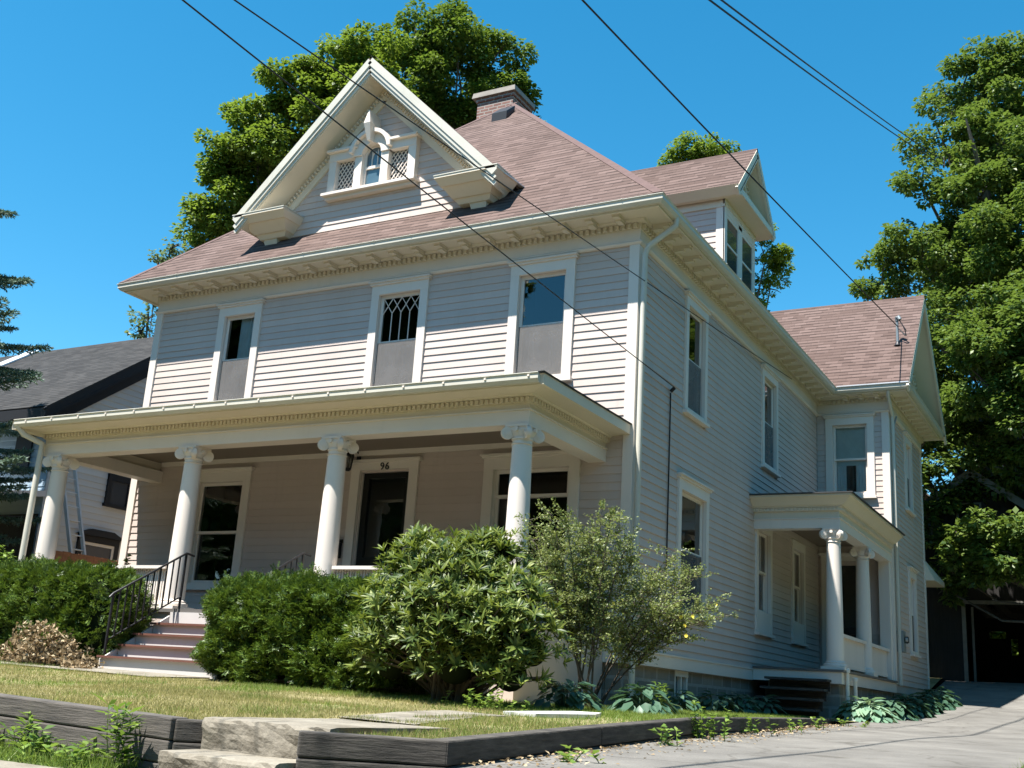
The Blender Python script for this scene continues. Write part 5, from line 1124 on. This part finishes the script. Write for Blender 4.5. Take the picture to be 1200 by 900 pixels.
def rosette_shrub(name, label, lobes, n, base, seed):
    rg = np.random.default_rng(seed); t = thing(name, label, 'shrub', base); P = []; D = []; Nn = []; L_ = []; W_ = []; st = MB()
    w = np.array([l[3]**2 for l in lobes]); w /= w.sum()
    for i in range(n):
        x, y, z, r = lobes[rg.choice(len(lobes), p=w)]; d = unit(rg.normal(size=(1, 3)))[0]
        if d[2] < -.35: d[2] = -d[2]
        if d[1] > .5: d[1] = -d[1]
        c = np.array([x, y, z])+d*r*rg.uniform(.6, 1.22); ax = unit((d*.8+np.array([0, -.1, .75])+rg.normal(size=3)*.25)[None])[0]
        a1 = unit(np.cross(ax, [.3, .8, .1])[None])[0]; a2 = np.cross(ax, a1); k = rg.integers(7, 11); up = rg.uniform(.5, 1.9)
        sc = rg.uniform(.55, 1.35)
        for q in range(k):
            th = 6.283*q/k+rg.uniform(-.25, .25); ld_ = a1*math.cos(th)+a2*math.sin(th)+ax*up*rg.uniform(.5, 1.3); P.append(c); D.append(ld_); Nn.append(ax+rg.normal(size=3)*.12); L_.append(.118*sc*rg.uniform(.75, 1.15)); W_.append(.0245*sc*rg.uniform(.8, 1.15))
        if i % 9 == 0: b = Vector(base)+Vector((rg.normal()*.12, rg.normal()*.1, 0)); e_ = Vector(c); st.tube([b, b.lerp(e_, .5)+Vector((0, 0, .1)), e_], [.018, .012, .005], 5)
    st.build('stems', 'twig', t); leaf_mesh('foliage', np.array(P), np.array(D), np.array(Nn), np.array(L_), np.array(W_), 'rhodo', t, fold=True)
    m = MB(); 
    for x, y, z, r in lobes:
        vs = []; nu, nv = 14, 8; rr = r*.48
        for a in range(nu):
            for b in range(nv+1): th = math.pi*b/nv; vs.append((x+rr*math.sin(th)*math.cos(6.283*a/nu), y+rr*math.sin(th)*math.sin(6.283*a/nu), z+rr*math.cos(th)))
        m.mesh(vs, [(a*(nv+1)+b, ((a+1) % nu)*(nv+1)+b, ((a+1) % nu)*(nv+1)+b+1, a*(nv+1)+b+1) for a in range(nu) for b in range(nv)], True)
    m.build('dark_core', 'yew_core', t); return t  # near-black balls, shade inside the bush put into their colour
rosette_shrub('rhododendron', 'glossy broad-leaved rhododendron bush between the right hedge and the rose', [(-.62, -4.2, .30, .42), (-.25, -4.3, .15, .5), (.2, -4.25, .22, .44), (.48, -4.2, .0, .44), (-.55, -4.45, -.25, .52), (.1, -4.55, -.25, .55), (.62, -4.45, -.35, .5), (-.7, -4.5, -.62, .38), (.15, -4.65, -.62, .4), (.7, -4.5, -.68, .35), (.85, -4.35, -.45, .3), (-.15, -4.1, .42, .3), (-.62, -4.15, .62, .16), (-.5, -4.2, .5, .22), (.35, -4.1, .56, .2), (.1, -4.15, .5, .22), (-.72, -4.1, .74, .10), (-.12, -4.1, .64, .13), (.18, -4.1, .68, .11)], 1900, (0, -4.3, -.98), 5)

def airy_shrub(name, label, base, tips, nleaf, seed, petals=0, leafsize=.036, mat='rose', droop=.25, spread=.16):
    rg = np.random.default_rng(seed); t = thing(name, label, 'shrub', base); st = MB(); P = []; D = []; Nn = []; fl = MB()
    for ti, (x, y, z) in enumerate(tips):
        b = np.array(base)+rg.normal(size=3)*np.array([.06, .05, 0]); e_ = np.array([x, y, z]); mid = (b+e_)/2+np.array([0, 0, droop*np.linalg.norm(e_-b)])+rg.normal(size=3)*.05
        cv = lambda f: b*(1-f)**2+2*mid*f*(1-f)+e_*f*f
        f0 = 0 if ti % 4 == 0 else .4; st.tube([cv(f) for f in np.linspace(f0, 1, 9)], [.011*(1-f)+.0022 for f in np.linspace(f0, 1, 9)], 5)
        for f in np.linspace(.36, 1, 11):
            c = cv(f); 
            for _ in range(2):
                d = rg.normal(size=3); d[2] = abs(d[2])*.5; d = d/np.linalg.norm(d); ln = rg.uniform(.6, 1.5)*spread; st.tube([c, c+d*ln], [.004, .0015], 4)
                k = int(nleaf/len(tips)/22)
                for q in range(k): p = c+d*ln*rg.uniform(.1, 1.05)+rg.normal(size=3)*.02; P.append(p); D.append(d+rg.normal(size=3)*.8); Nn.append(rg.normal(size=3)+np.array([0, -.2, .9]))
    st.build('stems', 'twig', t); n = len(P); leaf_mesh('foliage', np.array(P), np.array(D), np.array(Nn), leafsize*rg.uniform(.6, 1.25, n), leafsize*.62*rg.uniform(.7, 1.2, n), mat, t)
    if petals:
        for i in range(petals):
            p = P[rg.integers(n)]
            for q in range(6): a = q*1.047; d = Vector((math.cos(a), -.3, math.sin(a))).normalized()*.024; c = Vector(p)+Vector((0, -.03, .01)); s_ = Vector((-math.sin(a), 0, math.cos(a)))*.014; fl.face([c, c+d*.6+s_, c+d, c+d*.6-s_])
        fl.build('blossoms', 'petal', t, recalc=False)
    return t
rg = np.random.default_rng(21)
tips = [(rg.uniform(-.1, 1.25), -3.0+rg.normal()*.28, rg.uniform(.35, 1.12)) for _ in range(20)]+[(.95, -3.05, 1.2), (1.05, -3, 1.15), (.35, -3.1, .95), (.7, -3.0, 1.0), (.1, -3.1, .8), (1.2, -2.9, .8), (.3, -3.3, .3), (.8, -3.3, .2), (1.1, -3.2, .1)]
airy_shrub('rose_bush', 'tall airy rose bush with a few yellow blooms before the right porch column', (.85, -2.95, -.98), tips, 24000, 8, 7, .034, spread=.19)
tips = [(rg.uniform(.95, 1.9), -2.2+rg.normal()*.25, rg.uniform(.0, .78)) for _ in range(15)]+[(1.98, -2.15, .2), (2.05, -2.2, .1), (1.5, -2.2, .85), (1.75, -2.2, -.12)]
airy_shrub('rose_bush', 'arching rose bush leaning across the house corner towards the side window', (.62, -2.3, -.98), tips, 12500, 9, 8, .033, spread=.2)

def hosta(label, c, R_, H_, n, mat, seed, L=.24, W=.15, group='hostas along the house'):
    rg = np.random.default_rng(seed); t = thing('hosta', label, 'plant', (c[0], c[1], c[2]), group); P = []; D = []; Nn = []
    st = MB()
    for i in range(n):
        a = rg.uniform(0, 6.283); f = rg.random()**.6; r = R_*f*.75; h = H_*(1-.75*f*f)*rg.uniform(.75, 1.05); d = np.array([math.cos(a), math.sin(a), 0])
        p = np.array(c)+d*r+np.array([0, 0, h]); ld_ = d+np.array([0, 0, .35-1.0*f])+rg.normal(size=3)*.15; P.append(p); D.append(ld_); Nn.append(np.array([0, 0, 1])+d*.5*f+rg.normal(size=3)*.12)
        if i % 3 == 0: st.tube([np.array(c)+d*.05, np.array(c)+d*r*.5+np.array([0, 0, h*.7]), p], [.008, .006, .004], 4)
    st.build('stalks', mat, t); leaf_mesh('leaves', np.array(P), np.array(D), np.array(Nn), L*rg.uniform(.65, 1.15, n), W*rg.uniform(.7, 1.1, n), mat, t, fold=True); return t
gz = lambda x, y: max(lawnz(x, y), drivez(y)-.02) if x > 1.5 else lawnz(x, y)
hosta('sunlit blue-green hosta clump at the corner of the side porch', (2.0, 5.75, -1.0), .62, .42, 150, 'hosta', 31)
for k, (x, y) in enumerate(((2.12, 7.2), (2.15, 8.6), (2.2, 10.0), (2.22, 11.3), (2.2, 12.5))):
    hosta(['shaded hosta clump next behind the sunlit one', 'third hosta from the sunlit clump, under the side porch rail', 'fourth hosta along the drive, by the porch pilaster', 'fifth hosta along the drive, below the electric meter', 'last and farthest hosta of the row along the drive'][k], (x, y, drivez(y)-.05), .58, .42, 110, 'hosta_shaded', 40+k)
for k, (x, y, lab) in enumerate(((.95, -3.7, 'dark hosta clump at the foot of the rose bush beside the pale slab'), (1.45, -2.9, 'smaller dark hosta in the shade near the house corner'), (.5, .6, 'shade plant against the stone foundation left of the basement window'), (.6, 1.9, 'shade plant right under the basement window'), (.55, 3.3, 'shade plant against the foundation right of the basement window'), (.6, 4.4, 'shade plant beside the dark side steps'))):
    hosta(lab, (x, y, lawnz(x, y)), .42, .3, 75, 'hosta_shaded', 60+k, .2, .11)
def herb(name, label, c, h, n, seed, mat='weed', group='weeds by the walls', L=.09, W=.026, spread=.10):
    rg = np.random.default_rng(seed); t = thing(name, label, 'weed', c, group); st = MB(); P = []; D = []; Nn = []
    for q in range(n):
        b = np.array(c)+rg.normal(size=3)*np.array([spread, spread*.6, 0]); hh = h*rg.uniform(.45, 1); tip = b+np.array([rg.normal()*.05, rg.normal()*.05, hh]); st.tube([b-np.array([0, 0, .03]), (b+tip)/2+rg.normal(size=3)*.01, tip], [.005, .004, .002], 4)
        for f in np.linspace(.15, 1, max(4, int(hh/.028))):
            for _ in range(2): a = rg.uniform(0, 6.283); p = b+(tip-b)*f; P.append(p); D.append(np.array([math.cos(a), math.sin(a), rg.uniform(.0, .7)])); Nn.append(np.array([0, 0, 1])+rg.normal(size=3)*.25)
    st.build('stem_sprays', mat, t); n_ = len(P); leaf_mesh('leaves', np.array(P), np.array(D), np.array(Nn), L*rg.uniform(.5, 1.15, n_), W*rg.uniform(.7, 1.2, n_), mat, t); return t
wz_ = -1.47
herb('tall_weed', 'tallest weed, standing at the right end of the grey timber wall', (.52, -9.16, wz_), .44, 5, 71, L=.13, W=.030, spread=.03)
herb('tall_weed', 'slender weed halfway along the grey timber wall', (-.45, -9.1, wz_), .34, 6, 72, L=.11, W=.026, spread=.05)
herb('tall_weed', 'bushy weed at the left picture edge against the grey timber wall', (-1.0, -9.15, wz_), .33, 10, 73, L=.11, W=.028, spread=.08)
for k, (x, y, h_, lab) in enumerate(((2.66, -5.3, .20, 'broad-leaved weed halfway along the dark driveway wall'), (2.5, -3.7, .42, 'big pale weed hanging over the dark driveway wall'), (2.36, -1.8, .24, 'low weed on the drive just past the big pale one'), (2.26, -.1, .2, 'low weed nearer the far end of the dark driveway wall'), (2.16, 1.4, .2, 'low weed at the far end of the dark driveway wall'), (2.75, -7.6, .10, 'tiny weed at the near foot of the dark driveway wall'), (2.3, 3.4, .16, 'small weed between the wall end and the sunlit hosta'))):
    herb('low_weed', lab, (x, y, drivez(y)), h_*.85, 9 if k == 1 else 5, 80+k, L=.075, W=.045, spread=.14 if k == 1 else .10)
herb('porch_plant', 'small leafy green plant behind the left porch railing by the wall corner', (-9.42, -.5, .35), .78, 6, 91, 'weed', None, .10, .06, .06)
herb('shrub_sprig', 'bright green shrub at the left edge rising behind the left hedge', (-9.2, -3.05, .05), .85, 18, 92, 'weed', None, .11, .04, .22)
herb('fern_clump', 'yellow-green fern clump at the house corner by the downspout', (.7, -.7, lawnz(.7, -.7)), .38, 9, 93, 'fern', None, .10, .03, .14)
herb('ground_ivy', 'low green creeper between rhododendron and pale slab', (.75, -4.95, lawnz(.7, -4.9)), .18, 24, 94, 'weed', None, .06, .04, .2)
# brush pile of cut dead branches
bp = thing('brush_pile', 'heap of cut branches with dead tan leaves in front of the left hedge', 'brush pile', (-6.55, -4.15, -.9)); rg = np.random.default_rng(95); P = []; D = []; Nn = []; st = MB()
for i in range(90):
    c = np.array([-6.55+rg.normal()*.36, -4.1+rg.normal()*.16, -.9]); c[2] += .62*math.exp(-((c[0]+6.6)/.45)**2)*rg.random(); d = unit(np.array([[rg.normal(), rg.normal()*.6, rg.normal()*.35]]))[0]; ln = rg.uniform(.15, .4); st.tube([c-d*ln*.5, c+d*ln*.5], [.006, .002], 4)
    for q in range(44): P.append(c+d*ln*rg.uniform(-.5, .6)+rg.normal(size=3)*.025); D.append(rg.normal(size=3)); Nn.append(rg.normal(size=3))
P = np.array(P); P[:, 2] = np.maximum(P[:, 2], -.92); st.build('twigs', 'twig', bp); n = len(P); leaf_mesh('dry_leaves', P, np.array(D), np.array(Nn), .062*rg.uniform(.6, 1.3, n), .036, 'dead', bp)

# ------------------------------------------------------------------ grass
def grass(name, regions, mat, hgt=(.02, .05)):
    P = []
    for (x0, x1, y0, y1, dens, zf) in regions:
        n = int((x1-x0)*(y1-y0)*dens); p = np.stack([RNG.uniform(x0, x1, n), RNG.uniform(y0, y1, n), np.zeros(n)], 1); p[:, 2] = [zf(a, b) for a, b in p[:, :2]]; P.append(p[~np.isnan(p[:, 2])])
    P = np.concatenate(P); n = len(P); D = RNG.normal(size=(n, 3))*.45+np.array([0, 0, 1]); Nn = RNG.normal(size=(n, 3)); Nn[:, 2] *= .2
    o = leaf_mesh(name, P, D, Nn, RNG.uniform(*hgt, n), .0055, mat, blade=True); structure(o, 'stuff')
nan = float('nan')
from mathutils import noise as NZ
def patchy(x, y, lo): return NZ.noise(Vector((x*1.3, y*1.3, lo))) 
def lawn_ok(x, y):
    if -4.7 < y < -3.5 and x < -3.95: return nan
    if y < -8.85 or x > edgex(y)-.14: return nan
    if .95 < x < 1.98 and y < -7.55: return nan
    if abs(x-1.12) < .34 and -7.5 <= y < -5.7 and patchy(x*2, y*2, 9) < .12: return nan
    if 1.25 < x < 1.7 and -5.4 < y < -4.5 and (x-1.25) > (y+5.4)*.25: return nan
    return lawnz(x, y)-.003
dry = lambda x, y: lawn_ok(x, y) if patchy(x, y, 3) < .35 else nan
grn = lambda x, y: lawn_ok(x, y) if (patchy(x, y, 3) > .12 or y > -4.6 or x > 1.0) else nan
grass('lawn_grass', [(-3, 2.5, -8.85, -6, 3600, dry), (-9, 1.5, -7, -4.4, 1500, dry), (-9, -3, -8.85, -7, 1600, dry)], 'grass', (.02, .05))
grass('green_grass', [(-3, 2.6, -8.85, -3, 1300, grn), (-10, -3, -8.7, -4.6, 500, grn), (-2.5, 1.6, -4.9, -4.3, 1500, lawn_ok), (.2, 2.3, -4.5, 4.2, 1900, lawn_ok), (-9, -6, -4.9, -3.7, 900, lambda x, y: lawnz(x, y))], 'grass_green', (.025, .065))
vz = lambda x, y: -1.475+(y+9.36)*.10
for k, (x, h_, lab) in enumerate(((-.75, .18, 'short leafy weed between the left edge weed and the slender one'), (-.15, .2, 'low broad weed right of the slender weed by the grey timber wall'), (.2, .17, 'small weed left of the tallest weed by the grey timber wall'))): herb('low_weed', lab, (x, -9.2, wz_), h_, 9, 120+k, L=.09, W=.045, spread=.1)
grass('verge_grass', [(-3, .6, -9.36, -8.9, 4200, vz), (5.35, 9, -8, 6, 500, lambda x, y: drivez(y)+.05)], 'grass_green', (.04, .13))
# leaf litter where the drive meets the wall
P = []
for i in range(900): y = RNG.uniform(-8.5, 3.5); x = edgex(y)+abs(RNG.normal())*.22+.02; P.append((x, y, drivez(y)+.022))
P = np.array(P); n = len(P); structure(leaf_mesh('leaf_litter', P, RNG.normal(size=(n, 3))*np.array([1, 1, .25]), np.array([0, 0, 1])+RNG.normal(size=(n, 3))*.3, .04*RNG.uniform(.5, 1.3, n), .025, 'dead'), 'stuff')
